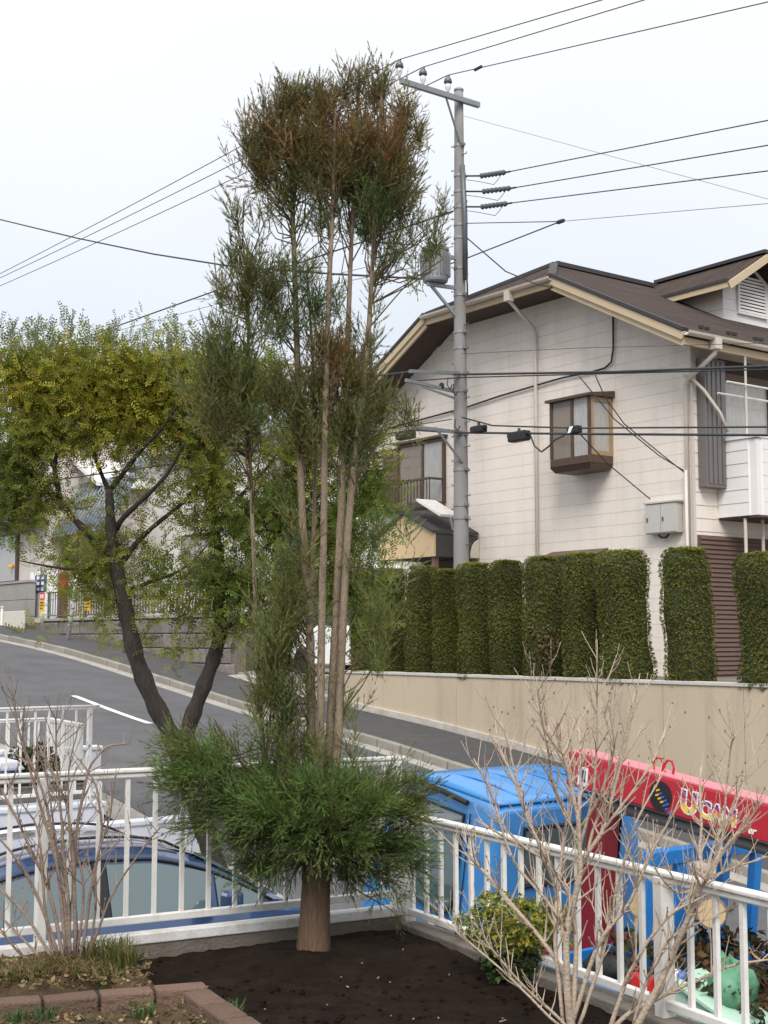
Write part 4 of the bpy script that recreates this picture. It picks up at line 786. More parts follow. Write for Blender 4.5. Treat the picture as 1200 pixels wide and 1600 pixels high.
rp = toq(96, 925, 16.2); t = thing('red_post', 'red post with a small red top beside the notice board', 'post', FS, (rp.x, 16.2, 2.0)); m = MB(); zt_ = toq(96, 895, 16.2).z; m.box(rp.x-.17, rp.x+.17, 16.1, 16.35, 1.9, zt_); part('post', m, 'red_post', t, bevel=.02); m = MB(); zz = toq(82, 897, 16.2).z; m.box(rp.x-.62, rp.x-.25, 16.1, 16.2, zz-.12, zz+.12); part('red_plate', m, 'sign_red', t); m = MB(); m.box(rp.x-.25, rp.x-.17, 16.13, 16.18, zz-.03, zz+.03); part('bracket', m, 'galv', t)
g0 = toq(106, 1012, 14.3); g1 = toq(130, 830, 14.3); g0.z = zr(g0.x)+.10
t = thing('guy_guard', 'slim white leaning guard pole on the far pavement, banded with grey', 'pole', FS, tuple(g0)); m = MB(); m.tube([g0, g0.lerp(g1, .72)], .055, 10); part('guard', m, 'sign_white', t, smooth=True); m = MB(); m.tube([g0.lerp(g1, .72), g1, ext(g0, g1, g1.x+1.5)], .012, 6); part('guy_wire', m, 'galv', t)
for k in range(9): m = MB(); p = g0.lerp(g1, .08+.07*k); p2 = g0.lerp(g1, .095+.07*k); m.tube([p, p2], .058, 10); part('band', m, 'galv', t)
def simple_house(name, label, a0, a1, q0, q1, zb, ze, zr_, wall, roof, gable_along='a', over=.5, windows=(), tiles=False):
    h = thing(name, label, 'house', FS, (a0, q0, zb)); m = MB(); m.box(a0, a1, q0, q1, zb-.5, ze); part('wall', m, wall, h); rm = MB()
    if gable_along == 'a':
        qm_ = (q0+q1)/2
        for sg in (-1, 1): qe_ = qm_+sg*((q1-q0)/2+over); slab([(a0-over, qm_, zr_), (a1+over, qm_, zr_), (a1+over, qe_, ze-.15), (a0-over, qe_, ze-.15)], rm, .12)
        g_ = MB(); g_.prism([(a0, q0+.01, ze), (a0, q1-.01, ze), (a0, qm_, zr_-.15)], (a1-a0, 0, 0)); part('gable', g_, wall, h)
    else:
        am = (a0+a1)/2
        for sg in (-1, 1): ae = am+sg*((a1-a0)/2+over); slab([(am, q0-over, zr_), (am, q1+over, zr_), (ae, q1+over, ze-.15), (ae, q0-over, ze-.15)], rm, .12)
        g_ = MB(); g_.prism([(a0+.01, q0, ze), (a1-.01, q0, ze), (am, q0, zr_-.15)], (0, q1-q0, 0)); part('gable', g_, wall, h)
    rf_ = part('roof', rm, roof, h)
    for (x0, x1, z0, z1, mt) in windows:
        m = MB(); m.box(x0-.07, x1+.07, q0-.06, q0-.002, z0-.07, z1+.07); w_ = part('window', m, 'bronze', h); xm = (x0+x1)/2
        for (s0, s1) in ((x0, xm-.03), (xm+.03, x1)): m = MB(); m.box(s0, s1, q0-.075, q0-.062, z0, z1); part('pane', m, mt, w_)
    return h, rf_
# the white house seen through the yellow tree
wl = toq(172, 760, 19.5).x; simple_house('pale_house', 'plain white house seen through the gaps of the yellow tree', wl, -27.2, 19.5, 27, 2.0, toq(300, 700, 19.5).z, toq(300, 700, 19.5).z+1.5, 'white_house', 'tile_grey', 'a', .4, [(-36.5, -34.8, 3.2, 4.6, 'curtain'), (-31.5, -29.9, 5.3, 6.4, 'curtain_tan'), (-31.2, -29.4, 2.9, 4.4, 'glass_dark')])
# tiled house farther up on the left
ht = toq(75, 820, 18.0); x0h = toq(30, 830, 18.0).x; x1h = toq(160, 830, 18.0).x; zt0_ = toq(110, 835, 17.2).z; zt1_ = toq(110, 770, 18.6).z
h, rfh = simple_house('tiled_house', 'pinkish white house with blue grey tiled porch roof up the street', x0h, x1h, 18.0, 24, 2.0, toq(110, 760, 18).z, toq(125, 722, 21).z, 'pink_white', 'white_house', 'b', .4, [(x0h+2.4, x0h+3.6, 3.1, 4.3, 'curtain')])
pa0, pa1 = toq(70, 835, 17.1).x, toq(122, 835, 17.1).x
for (xa, xb) in ((pa0, pa1), ):
    m = MB(); slab([(xa, 17.0, zt0_), (xb+2.2, 17.0, zt0_), (xb+2.2, 18.0, zt1_), (xa, 18.0, zt1_)], m, .1); pr0 = part('porch_roof', m, 'tile_grey', h)
    x = xa+.05
    while x < xb+2.15:
        m = MB(); m.tube([(x, 17.0, zt0_+.03), (x, 17.98, zt1_+.03)], .06, 7); part('tile_row', m, 'tile_grey', pr0, smooth=True); x += .27
    m = MB(); m.bar((xa-.04, 17.0, zt0_+.08), (xa-.04, 18.0, zt1_+.08), .14, .16); part('verge', m, 'sign_white', pr0); m = MB(); m.box(xa, xb+2.2, 16.97, 17.04, zt0_-.2, zt0_-.05); part('fascia', m, 'bronze', pr0)
for x in (xa+.2, xb+2.0): m = MB(); m.box(x-.06, x+.06, 17.1, 17.22, 1.95, zt0_-.05); part('porch_post', m, 'bronze', h)
# dark balcony house at the left edge
dx0, dx1 = toq(-160, 850, 16.6).x, toq(63, 850, 16.6).x
h, _ = simple_house('balcony_house', 'house at the left edge with a dark upper balcony and pale lower wall', dx0, dx1, 16.9, 24, 2.2, toq(30, 700, 16.9).z, toq(30, 660, 19).z, 'pink_white', 'roof_dark', 'a', .3)
z0_, z1_ = toq(30, 815, 16.4).z, toq(30, 745, 16.4).z
m = MB(); m.box(dx0, dx1, 16.3, 16.88, z0_-.1, z0_); bl_ = part('balcony', m, 'bronze', h); m = MB(); m.box(dx0, dx1+.02, 16.3, 16.36, z1_-.06, z1_); m.box(dx1-.06, dx1+.02, 16.3, 16.36, z0_, z1_); part('balcony_rail', m, 'roof_dark', bl_); m = MB(); m.box(dx0+.1, dx1-.1, 16.31, 16.33, z0_+.02, z1_-.08); part('balcony_panel', m, 'glass_dark', bl_)
for k in range(6): z = z0_+.15+k*.2; m = MB(); m.box(dx0, dx1, 16.28, 16.30, z, z+.05); part('balcony_slat', m, 'galv_dark', bl_)
z0_, z1_ = toq(15, 910, 16.8).z, toq(15, 835, 16.8).z; x1_ = toq(24, 880, 16.8).x; m = MB(); m.box(dx0+.5, x1_+.1, 16.8, 16.89, z0_, z1_); w_ = part('window', m, 'bronze', h); m = MB(); m.box(dx0+.6, x1_, 16.78, 16.795, z0_+.05, z1_-.05); part('pane', m, 'curtain', w_)
lm = toq(17, 885, 16.7); m = MB(); m.lathe([(.03, -.06), (.09, -.04), (.09, .04), (.03, .06)], lm, 10); part('porch_lamp', m, 'sign_yellow', h)
# grey garden wall and cream gate below it
x0_, x1_ = toq(-60, 940, 15.2).x, toq(45, 940, 15.2).x; zt_ = toq(20, 912, 15.2).z
gwl = thing('garden_wall', 'grey concrete garden wall at the left edge below the balcony house', 'wall', FS, (x0_, 15.2, 1.4)); nrow = 4
zb_ = 1.2
for k in range(nrow): m = MB(); hh = (zt_-zb_)/nrow; m.box(x0_, x1_, 15.2, 15.4, zb_+k*hh, zb_+(k+1)*hh-.012); part('block_course', m, 'grey_wall', gwl, bevel=.008)
m = MB(); m.box(x0_-.03, x1_+.03, 15.17, 15.43, zt_, zt_+.07); part('coping', m, 'grey_wall', gwl)
x0_, x1_ = toq(-40, 970, 14.75).x, toq(38, 970, 14.75).x; zt_ = toq(20, 955, 14.75).z; t = thing('cream_gate', 'low cream gate panel by the far kerb at the left edge', 'gate', FS, (x0_, 14.75, 1.5))
m = MB(); m.box(x0_, x1_, 14.72, 14.78, 1.55, zt_); part('panel', m, 'cream_wall', t, bevel=.01); m = MB(); m.tube([(toq(4, 960, 14.7).x, 14.68, 1.5), (toq(4, 960, 14.7).x, 14.68, zt_+.1)], .04, 8); part('post', m, 'sign_white', t); m = MB(); m.lathe([(.05, 0), (.06, .03), (.02, .06)], (toq(4, 960, 14.7).x, 14.68, zt_+.1), 8); part('post_cap', m, 'vent_beige', t)

# ---------------------------------------------------------------- yellow-green feathery tree beyond the driveway
TY = 12.6
def tp(px, py, dy=0.0): return toY(px, py, TY+dy)
tb = toY(352, 1452, TY); tb.z = zr(FS.l(tb).x)-.03
act = thing('feathery_tree', 'broad tree with feathery yellow green leaves and a forked dark trunk', 'tree', FW, tuple(tb))
LIMBS = [('trunk', [(352, 1452), (338, 1360), (312, 1270), (284, 1190)], [.15, .13, .12, .12]),
 ('trunk_fork', [(292, 1215), (268, 1150), (236, 1090), (212, 1030), (197, 960), (183, 895), (174, 850), (172, 800), (170, 765)], [.12, .11, .105, .10, .092, .085, .07, .055, .045]),
 ('trunk_fork', [(288, 1205), (292, 1140), (313, 1085), (334, 1030), (346, 985), (341, 945), (345, 890), (338, 830), (330, 780), (338, 720), (330, 660)], [.10, .095, .09, .085, .085, .075, .06, .05, .045, .035, .02]),
 ('limb', [(183, 890), (168, 860), (130, 826), (92, 785), (48, 735), (0, 708), (-50, 690)], [.06, .055, .05, .048, .04, .03, .02]), ('limb', [(94, 787), (90, 760), (84, 730), (92, 690), (110, 640)], [.042, .04, .032, .024, .012]),
 ('limb', [(170, 768), (196, 735), (222, 700), (252, 672), (280, 630)], [.042, .036, .03, .022, .012]), ('limb', [(170, 768), (158, 740), (147, 712), (150, 670), (165, 620)], [.036, .03, .026, .02, .01]),
 ('limb', [(174, 838), (192, 808), (228, 776), (262, 742), (290, 690)], [.045, .04, .032, .024, .012]), ('limb', [(182, 892), (215, 845), (245, 818), (290, 784), (320, 740)], [.045, .038, .032, .024, .012]),
 ('limb', [(190, 930), (225, 912), (266, 900), (300, 880), (325, 850)], [.035, .028, .022, .016, .008]), ('limb', [(180, 880), (140, 888), (108, 890), (70, 884), (30, 876)], [.03, .022, .018, .014, .006]),
 ('limb', [(341, 945), (375, 900), (420, 850), (470, 800), (510, 740)], [.05, .042, .035, .028, .012]), ('limb', [(338, 830), (370, 780), (420, 730), (450, 680)], [.04, .03, .02, .01]), ('limb', [(346, 985), (400, 950), (470, 920), (540, 890)], [.04, .03, .02, .01]),
 ('limb', [(330, 780), (300, 740), (290, 690), (270, 640)], [.03, .024, .018, .01]), ('limb', [(85, 732), (60, 690), (40, 640)], [.024, .018, .008])]
rr = random.Random(9)
for nm, pts, rd in LIMBS:
    P = []; R_ = []; dd0 = rr.uniform(-.5, .5) if nm == 'limb' else (.15 if pts[0][0] == 288 else -.1)
    for i in range(len(pts)-1):
        for k in range(4): t = k/4; P.append(tp(pts[i][0]+(pts[i+1][0]-pts[i][0])*t, pts[i][1]+(pts[i+1][1]-pts[i][1])*t, dd0*(i+t)/len(pts)*1.6)); R_.append(rd[i]+(rd[i+1]-rd[i])*t)
    P.append(tp(*pts[-1], dd0*1.6)); R_.append(rd[-1])
    if nm == 'trunk': P[0] = tb.copy()
    # soften the corners, roughen the girth
    for _ in range(2): P = [P[0]]+[P[i]*.5+(P[i-1]+P[i+1])*.25 for i in range(1, len(P)-1)]+[P[-1]]
    m = MB(); m.tube(P, [r*(.68 if nm == 'limb' else .80)*(1+.12*math.sin(i*1.9+len(P))) for i, r in enumerate(R_)], 9); part(nm, m, 'acacia_bark', act, smooth=True)
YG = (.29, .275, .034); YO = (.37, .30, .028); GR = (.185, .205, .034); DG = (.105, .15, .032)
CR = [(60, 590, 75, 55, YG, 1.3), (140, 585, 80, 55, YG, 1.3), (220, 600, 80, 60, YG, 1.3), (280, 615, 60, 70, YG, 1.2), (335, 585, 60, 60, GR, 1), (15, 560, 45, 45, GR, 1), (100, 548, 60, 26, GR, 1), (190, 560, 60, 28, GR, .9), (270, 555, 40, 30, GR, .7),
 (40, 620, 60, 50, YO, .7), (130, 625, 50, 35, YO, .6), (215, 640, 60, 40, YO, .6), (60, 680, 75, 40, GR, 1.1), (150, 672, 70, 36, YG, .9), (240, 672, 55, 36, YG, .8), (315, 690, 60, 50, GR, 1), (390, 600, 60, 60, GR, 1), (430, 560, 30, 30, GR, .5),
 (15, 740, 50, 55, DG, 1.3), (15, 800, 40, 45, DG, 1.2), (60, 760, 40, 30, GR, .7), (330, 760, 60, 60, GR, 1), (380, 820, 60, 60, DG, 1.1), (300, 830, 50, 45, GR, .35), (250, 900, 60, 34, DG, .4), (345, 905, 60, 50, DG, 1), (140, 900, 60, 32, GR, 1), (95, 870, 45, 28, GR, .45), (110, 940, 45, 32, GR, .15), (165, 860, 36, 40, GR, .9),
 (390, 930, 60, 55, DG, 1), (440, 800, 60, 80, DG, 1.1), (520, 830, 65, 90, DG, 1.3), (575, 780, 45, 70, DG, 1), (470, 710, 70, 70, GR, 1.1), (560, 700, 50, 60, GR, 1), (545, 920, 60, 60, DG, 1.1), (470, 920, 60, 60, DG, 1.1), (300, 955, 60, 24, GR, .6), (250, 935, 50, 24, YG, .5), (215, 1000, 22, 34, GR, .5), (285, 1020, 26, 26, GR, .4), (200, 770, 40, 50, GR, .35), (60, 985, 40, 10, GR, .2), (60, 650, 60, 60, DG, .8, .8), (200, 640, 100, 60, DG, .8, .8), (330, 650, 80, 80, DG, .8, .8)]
CR2 = [(60, 800, 40, 40, GR, .7), (115, 790, 30, 30, YG, .5), (40, 700, 60, 30, GR, .8), (180, 945, 40, 22, GR, .7), (160, 930, 30, 26, GR, .5), (170, 985, 24, 20, GR, .4), (230, 850, 50, 30, GR, .22), (260, 770, 40, 40, GR, .3), (300, 900, 40, 30, GR, .35), (360, 990, 40, 24, GR, .7), (120, 700, 60, 24, YG, .7), (200, 700, 50, 24, GR, .6), (170, 520, 60, 20, GR, .5), (50, 530, 50, 20, GR, .6), (300, 560, 50, 30, YG, .8), (310, 640, 50, 50, YG, .9)]
def dir_loose(o, n): return o*.8+RNG.normal(0, .7, (n, 3))+np.array([0, 0, .15])
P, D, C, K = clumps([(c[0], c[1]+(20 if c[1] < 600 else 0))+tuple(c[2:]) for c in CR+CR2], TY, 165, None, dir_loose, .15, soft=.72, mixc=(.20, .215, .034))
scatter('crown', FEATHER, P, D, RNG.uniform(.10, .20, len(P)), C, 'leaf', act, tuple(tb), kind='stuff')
# long pale shoots standing up out of the crown
P = []; D = []; C = []
for k in range(40):
    x = rr.uniform(0, 300); y = 560-rr.uniform(0, 36)+abs(x-60)*.05; top = y-rr.uniform(15, 45)
    for j in range(5): P.append(tp(x+j*rr.uniform(-3, 4), y+(top-y)*j/4, rr.uniform(-.5, .5))); D.append((rr.uniform(-.5, .5), rr.uniform(-.5, .5), 1)); C.append((.13, .15, .075))
scatter('shoots', FEATHER, np.array(P), np.array(D), RNG.uniform(.10, .2, len(P)), np.array(C)*RNG.uniform(.7, 1.3, (len(P), 1)), 'leaf', act, tuple(tb), kind='stuff')

# ---------------------------------------------------------------- neighbour's white terraces across the driveway
def wall_block(name, label, a0, a1, q0, q1, z0, z1, mt='white_wall', cap=.05):
    t = thing(name, label, 'wall', FS, (a1, q1, z0)); m = MB(); m.box(a0, a1, q0, q1, z0, z1-cap); part('wall_body', m, mt, t)
    m = MB(); m.box(a0-.005, a1+.02, q0-.005, q1+.02, z1-cap+.001, z1); part('wall_cap', m, mt, t, bevel=.01); return t
wr = toa(312, 1274, -12.5)
wall_block('driveway_wall', 'low white wall along the far side of the driveway behind the blue car', -12.68, -12.5, -2, wr.y, -2.0, wr.z)
fr_ = toa(152, 1101, -12.95); fb_ = toa(152, 1232, -12.95)
wall_block('terrace_wall', 'white terrace block of the neighbour below the tall white railing', -15.6, -12.85, -2, fr_.y+.05, -2.0, fb_.z-.12)
railing('terrace_railing', 'white railing on the neighbouring terrace at the left edge', 'railing', FS, (-12.95, fr_.y-3.2), (-12.95, fr_.y), fb_.z-.1, fr_.z, .145, [.06, 1.55, 3.12], 'white_paint', group='white metal railings')
bw_ = toa(171, 1174, -15.0)
wall_block('street_wall', 'higher white wall end behind the neighbouring railing, nearest the road', -15.80, -15.62, -2, bw_.y+.18, -2.0, bw_.z+.02)
m = MB(); m.box(-15.6, -13.3, fr_.y+.06, 6.15, -2, -.12); solo('lower_bed', m, 'white_wall', kind='structure', frame=FS)
c1 = toa(128, 1133, -13.9); c2 = toa(76, 1121, -15.2)
railing('garden_railing', 'lower white railing with a corner behind the tall neighbouring one', 'railing', FS, (c1.x, c1.y), (c2.x, c2.y), -.12, c2.z, .10, [.04, (c2-c1).length-.03], 'white_paint', group='white metal railings')
railing('garden_railing', 'far run of the lower white railing, behind the plants at the left', 'railing', FS, (c2.x, c2.y-.06), (c2.x, c2.y-2.3), -.12, c2.z, .12, [2.2], 'white_paint', group='white metal railings')
kp = toa(10, 1170, -14.2); kt = thing('pet_house', 'small blue and white pet house with dark opening behind the white railing', 'pet house', FS, (kp.x, kp.y, fb_.z-.12)); kz = fb_.z-.12
m = MB(); m.box(kp.x-.2, kp.x+.2, kp.y-.2, kp.y+.10, kz, kz+.25); part('body', m, 'plastic_blue', kt, bevel=.03)
m = MB(); m.prism([(kp.x-.24, kp.y-.24, kz+.25), (kp.x-.24, kp.y+.14, kz+.25), (kp.x-.24, kp.y+.04, kz+.36), (kp.x-.24, kp.y-.14, kz+.36)], (.48, 0, 0)); part('roof', m, 'white_wall', kt, bevel=.03)
m = MB(); m.box(kp.x+.202, kp.x+.212, kp.y-.12, kp.y+.04, kz+.02, kz+.22); part('opening', m, 'dark_hole', kt)
for px, lab in ((26, 'grey planter trough inside the neighbouring railing, nearest the left edge'), (92, 'grey planter trough at the right end inside the neighbouring railing')):
    v = toa(px, 1222, -13.25); pz0 = fb_.z-.12; t = thing('planter_trough', lab, 'planter', FS, (v.x, v.y, pz0), 'planter troughs on the neighbouring terrace')
    m = MB(); m.hexa([(v.x-.10, v.y-.24, pz0), (v.x+.10, v.y-.24, pz0), (v.x+.10, v.y+.24, pz0), (v.x-.10, v.y+.24, pz0)], [(v.x-.13, v.y-.27, pz0+.15), (v.x+.13, v.y-.27, pz0+.15), (v.x+.13, v.y+.27, pz0+.15), (v.x-.13, v.y+.27, pz0+.15)]); part('trough', m, 'crane_grey', t, bevel=.01)
    m = MB(); m.box(v.x-.145, v.x+.145, v.y-.285, v.y+.285, pz0+.151, pz0+.17); part('rim', m, 'crane_grey', t); m = MB(); m.box(v.x-.115, v.x+.115, v.y-.25, v.y+.25, pz0+.171, pz0+.18); part('earth', m, 'soil', t)
def bush(name, label, c, R, n, cols, size, tm=TUFT, cat='bush', group=None, stems=5, mt='leaf'):
    c = Vector(c); t = thing(name, label, cat, FW, (c.x, c.y, c.z-R[2]), group)
    v = RNG.normal(size=(n, 3)); v /= np.linalg.norm(v, axis=1, keepdims=True); rad = RNG.uniform(.15, 1, n)**.4; lump = 1+.18*np.sin(v[:, 0]*5+c.x)*np.cos(v[:, 2]*4)
    P = np.array(c)+v*(rad*lump)[:, None]*np.array(R); C = np.array(cols)[RNG.integers(0, len(cols), n)]*RNG.uniform(.6, 1.35, (n, 1))
    scatter('foliage', tm, P, v+np.array([0, 0, .5])+RNG.normal(0, .4, (n, 3)), RNG.uniform(.7, 1.3, n)*size, C, mt, t, (c.x, c.y, c.z-R[2]), kind='stuff')
    for k in range(stems): m = MB(); an = k*2.4; m.tube([(c.x+.02*math.cos(an), c.y+.02*math.sin(an), c.z-R[2]-.02), (c.x+R[0]*.3*math.cos(an), c.y+R[1]*.3*math.sin(an), c.z-R[2]*.3), (c.x+R[0]*.6*math.cos(an), c.y+R[1]*.6*math.sin(an), c.z+R[2]*.4)], [.010, .008, .004], 5); part('stem', m, 'twig_brown', t)
    return t
p = FS.w(toa(50, 1160, -14.2)); bush('potted_shrub', 'dull green shrub beside the pet house behind the railing', (p.x, p.y, .12), (.28, .24, .24), 700, [(.06, .085, .03), (.09, .07, .03), (.04, .06, .02)], .05)
p = FS.w(toa(72, 1195, -13.6)); bush('potted_shrub', 'dark bushy plant at the foot of the neighbouring railing', (p.x, p.y, .02), (.22, .2, .16), 500, [(.05, .06, .03), (.04, .06, .02)], .045)

# ---------------------------------------------------------------- blue car on the driveway
CQ = 4.30; CAa = -9.78; CZ = zr(CAa)-.03
FC = Frame(RS+math.pi/2, FS.w((CAa, CQ, CZ)))            # x towards the road, y away from the terrace
car = thing('parked_car', 'blue car parked in the driveway below the left white fence', 'car', FC)
def lerp(a, b, t): return a+(b-a)*t
XS = [-2.05, -1.95, -1.6, -1.2, -.6, 0, .6, 1.1, 1.6, 1.95, 2.1]; SH = [.72, .86, .93, .95, .94, .92, .90, .88, .82, .72, .60]; HWd = [.66, .76, .81, .83, .84, .84, .84, .83, .80, .74, .62]
def bsec(x, hw, sh): return [(x, -hw*.93, .22), (x, hw*.93, .22), (x, hw, .45), (x, hw, sh-.12), (x, hw*.94, sh), (x, -hw*.94, sh), (x, -hw, sh-.12), (x, -hw, .45)]
m = MB(); m.loft([bsec(x, w, h) for x, w, h in zip(XS, HWd, SH)]); body = part('body', m, 'car_blue', car, smooth=False, bevel=.03)
GX = [-1.62, -1.30, -1.0, -.6, -.1, .35, .75, 1.1, 1.42]; GZ = [.95, 1.16, 1.29, 1.375, 1.405, 1.375, 1.27, 1.09, .89]
def gw_(z): return .78-(z-.9)*.36
def gsec(x, z): b_ = .90; w0 = .79; w1 = gw_(z); return [(x, -w0, b_-.02), (x, w0, b_-.02), (x, w1+.03, max(b_, z-.05)), (x, w1-.10, z), (x, -w1+.10, z), (x, -w1-.03, max(b_, z-.05))]
def gi(x):
    for i in range(len(GX)-1):
        if GX[i] <= x <= GX[i+1]: return lerp(GZ[i], GZ[i+1], (x-GX[i])/(GX[i+1]-GX[i]))
    return .9
xs = [GX[0]+(GX[-1]-GX[0])*k/24 for k in range(25)]
m = MB(); m.loft([gsec(x, gi(x)) for x in xs]); cabn = part('cabin_frame', m, 'car_blue', car, smooth=False)
m = MB(); sec = []
for x in [-.95+k*1.55/12 for k in range(13)]: z = gi(x); w1 = gw_(z); sec.append([(x, -w1+.06, z-.012), (x, -w1+.11, z+.012), (x, 0, z+.045), (x, w1-.11, z+.012), (x, w1-.06, z-.012)])
m.loft(sec); part('roof', m, 'car_blue_sky_sheen', car, smooth=True)
def sidept(x, t, sg, off=.012):
    z = gi(x); zt_ = max(.9, z-.05); w = lerp(.79, gw_(z)+.03, t); return (x, sg*(w+off), lerp(.89, zt_, t))
for sg in (-1, 1):
    for (x0, x1, nm) in ((-1.28, -.98, 'quarter_glass'), (-.90, -.14, 'door_glass'), (-.02, .78, 'door_glass'), (.84, 1.22, 'quarter_glass')):
        m = MB(); n = 8; top = [sidept(lerp(x0, x1, k/n), .86, sg) for k in range(n+1)]; bot = [sidept(lerp(x0, x1, k/n), .08, sg) for k in range(n+1)]
        m.add(top+bot, [(k, k+1, n+2+k, n+1+k) for k in range(n)]); part(nm, m, 'car_glass', cabn, fix=False)
    m = MB(); m.tube([sidept(lerp(-1.3, 1.3, k/16), .93, sg, .014) for k in range(17)], .011, 6); part('drip_rail', m, 'car_trim', cabn, smooth=True)
    m = MB(); m.tube([(x, sg*(gw_(gi(x))-.14), gi(x)+.055-.03*(abs(x+.15) > .75)) for x in [-.95+k*.135 for k in range(13)]], .011, 6); part('roof_rail', m, 'car_trim', cabn, smooth=True)
    m = MB(); m.box(-.15, -.01, sg*.80-.02, sg*.80+.02, .9, 1.3); m = MB(); m.hexa([sidept(-.13, .02, sg, .002), sidept(-.03, .02, sg, .002), sidept(-.03, .02, sg, .016), sidept(-.13, .02, sg, .016)], [sidept(-.13, .92, sg, .002), sidept(-.03, .92, sg, .002), sidept(-.03, .92, sg, .016), sidept(-.13, .92, sg, .016)]); part('pillar', m, 'car_trim', cabn)
    m = MB(); m.tube([(.86, sg*.86, .93), (.84, sg*.98, .97)], .02, 6); mi = part('mirror_arm', m, 'car_blue', car); m = MB(); m.box(.76, .90, sg*1.0-.07, sg*1.0+.07, .92, 1.06); part('mirror', m, 'car_blue', mi, bevel=.03)
m = MB(); wp = [(.72, -.60, 1.285), (.72, .60, 1.285), (1.40, .70, .92), (1.40, -.70, .92)]; m.prism(wp, (.012, 0, .018)); part('windscreen', m, 'car_glass', cabn)
m = MB(); wp = [(-1.08, -.58, 1.275), (-1.08, .58, 1.275), (-1.58, .66, 1.0), (-1.58, -.66, 1.0)]; m.prism(wp, (-.012, 0, .018)); part('rear_glass', m, 'car_glass', cabn)
m = MB(); m.loft([[(x, -.55, z), (x, .55, z), (x, .55, z+.02), (x, -.55, z+.02)] for x, z in ((-.99, 1.335), (-1.12, 1.31), (-1.28, 1.25))]); part('spoiler', m, 'car_trim', cabn)
m = MB(); m.tube([(-.85, 0, 1.36), (-1.0, 0, 1.60)], [.006, .003], 5); part('antenna', m, 'car_trim', cabn)
for x in (-1.3, 1.32):
    for sg in (-1, 1):
        m = MB(); m.lathe([(.20, -.09), (.29, -.09), (.31, -.05), (.31, .05), (.29, .09), (.20, .09)], (x, sg*.74, .31), 24, 'y'); wh = part('tyre', m, 'rubber_black', car, smooth=False); m = MB(); m.lathe([(.02, -.085), (.19, -.08), (.20, 0), (.19, .08), (.02, .085)], (x, sg*.74, .31), 18, 'y'); part('rim', m, 'chrome', wh)
for sg in (-1, 1): m = MB(); m.box(1.98, 2.10, sg*.5-.13, sg*.5+.13, .55, .68); part('headlight', m, 'lamp_lens', car, bevel=.02); m = MB(); m.box(-2.06, -1.96, sg*.58-.1, sg*.58+.1, .62, .82); part('tail_light', m, 'plastic_red', car, bevel=.02)

# ---------------------------------------------------------------- blue crane truck parked beyond the right fence
TA, TQ0 = -7.8, 6.6; TZ = zr(TA)-.01; tilt = math.atan((zr(TA-1)-zr(TA+2.5))/3.5)
FK = Frame(RS, FS.w((TA, TQ0, TZ)))
truck = thing('crane_truck', 'blue flatbed truck with a red folding crane beyond the right white fence', 'truck', FK, tilt=tilt)
W = 1.69; HR = toq(735, 1243, TQ0).z-TZ-.03
prof = [(0, .42), (-1.50, .42), (-1.56, .70), (-1.52, .98), (-1.26, HR-.14), (-1.10, HR-.02), (-.85, HR), (-.12, HR-.01), (0, HR-.06)]
cab = MB(); n = len(prof)
secs = []
for y, ins in ((0, .045), (.03, .015), (.10, 0), (W-.10, 0), (W-.03, .015), (W, .045)):
    secs.append([(x+(ins if x < -.5 else -ins), y+(.07*max(0, (z-1.0)/(HR-1.0))*(1 if y < .5 else -1)), z-(ins if z > 1.5 else 0)) for x, z in prof])
cab.loft(secs); cb = part('cab', cab, 'truck_blue', truck, smooth=False, bevel=.03)
m = MB(); sec = []
for k in range(9): t = k/8; x = lerp(-1.10, -.03, t); hh = .03*math.sin(math.pi*min(1, t*1.1+.05)); sec.append([(x, .10, HR-.02), (x, .16, HR+hh*.6), (x, W/2, HR+hh), (x, W-.16, HR+hh*.6), (x, W-.10, HR-.02)])
m.loft(sec); part('cab_roof', m, 'truck_blue', cb, smooth=True)
for k in range(4): m = MB(); y = .4+k*.3; m.tube([(lerp(-.95, -.1, t/6), y, HR+.03*math.sin(math.pi*min(1, t/6*1.1+.05))+.002) for t in range(7)], .008, 5); part('roof_ridge', m, 'truck_blue', cb)
def cside(x, z, y0, off=.008): return (x, y0+.07*max(0, (z-1.0)/(HR-1.0))-off, z)
win = [(-1.30, 1.10), (-.52, 1.02), (-.40, 1.06), (-.36, 1.16), (-.36, HR-.16), (-.98, HR-.15)]
m = MB(); m.add([cside(x, z, 0, .012) for x, z in win], [tuple(range(len(win)))]); part('door_glass', m, 'car_glass', cb, fix=False)
m = MB(); ring = [cside(x, z, 0, .014) for x, z in win]; m.tube(ring+[ring[0]], .014, 5); part('glass_seal', m, 'car_trim', cb)
m = MB(); m.tube([cside(-.30, HR-.14, 0, .004), cside(-.30, .55, 0, .004)], .006, 4); m.tube([cside(-.30, .55, 0, .004), cside(-1.15, .55, 0, .004)], .006, 4); part('door_seam', m, 'car_trim', cb)
m = MB(); m.tube([cside(x, z, 0, .03) for x, z in ((-1.2, HR-.10), (-.95, HR-.02), (-.6, HR-.035), (-.32, HR-.06))], .022, 6); part('rain_visor', m, 'car_trim', cb)
m = MB(); m.box(-.52, -.38, -.03, -.005, .92, .96); part('door_handle', m, 'car_trim', cb)
m = MB(); m.add([(-1.5, .14, 1.05), (-1.5, W-.14, 1.05), (-1.16, W-.18, HR-.22), (-1.16, .18, HR-.22)], [(0, 1, 2, 3)]); m.v = [(x-.03, y, z) for x, y, z in m.v]; part('windscreen', m, 'car_glass', cb, fix=False)
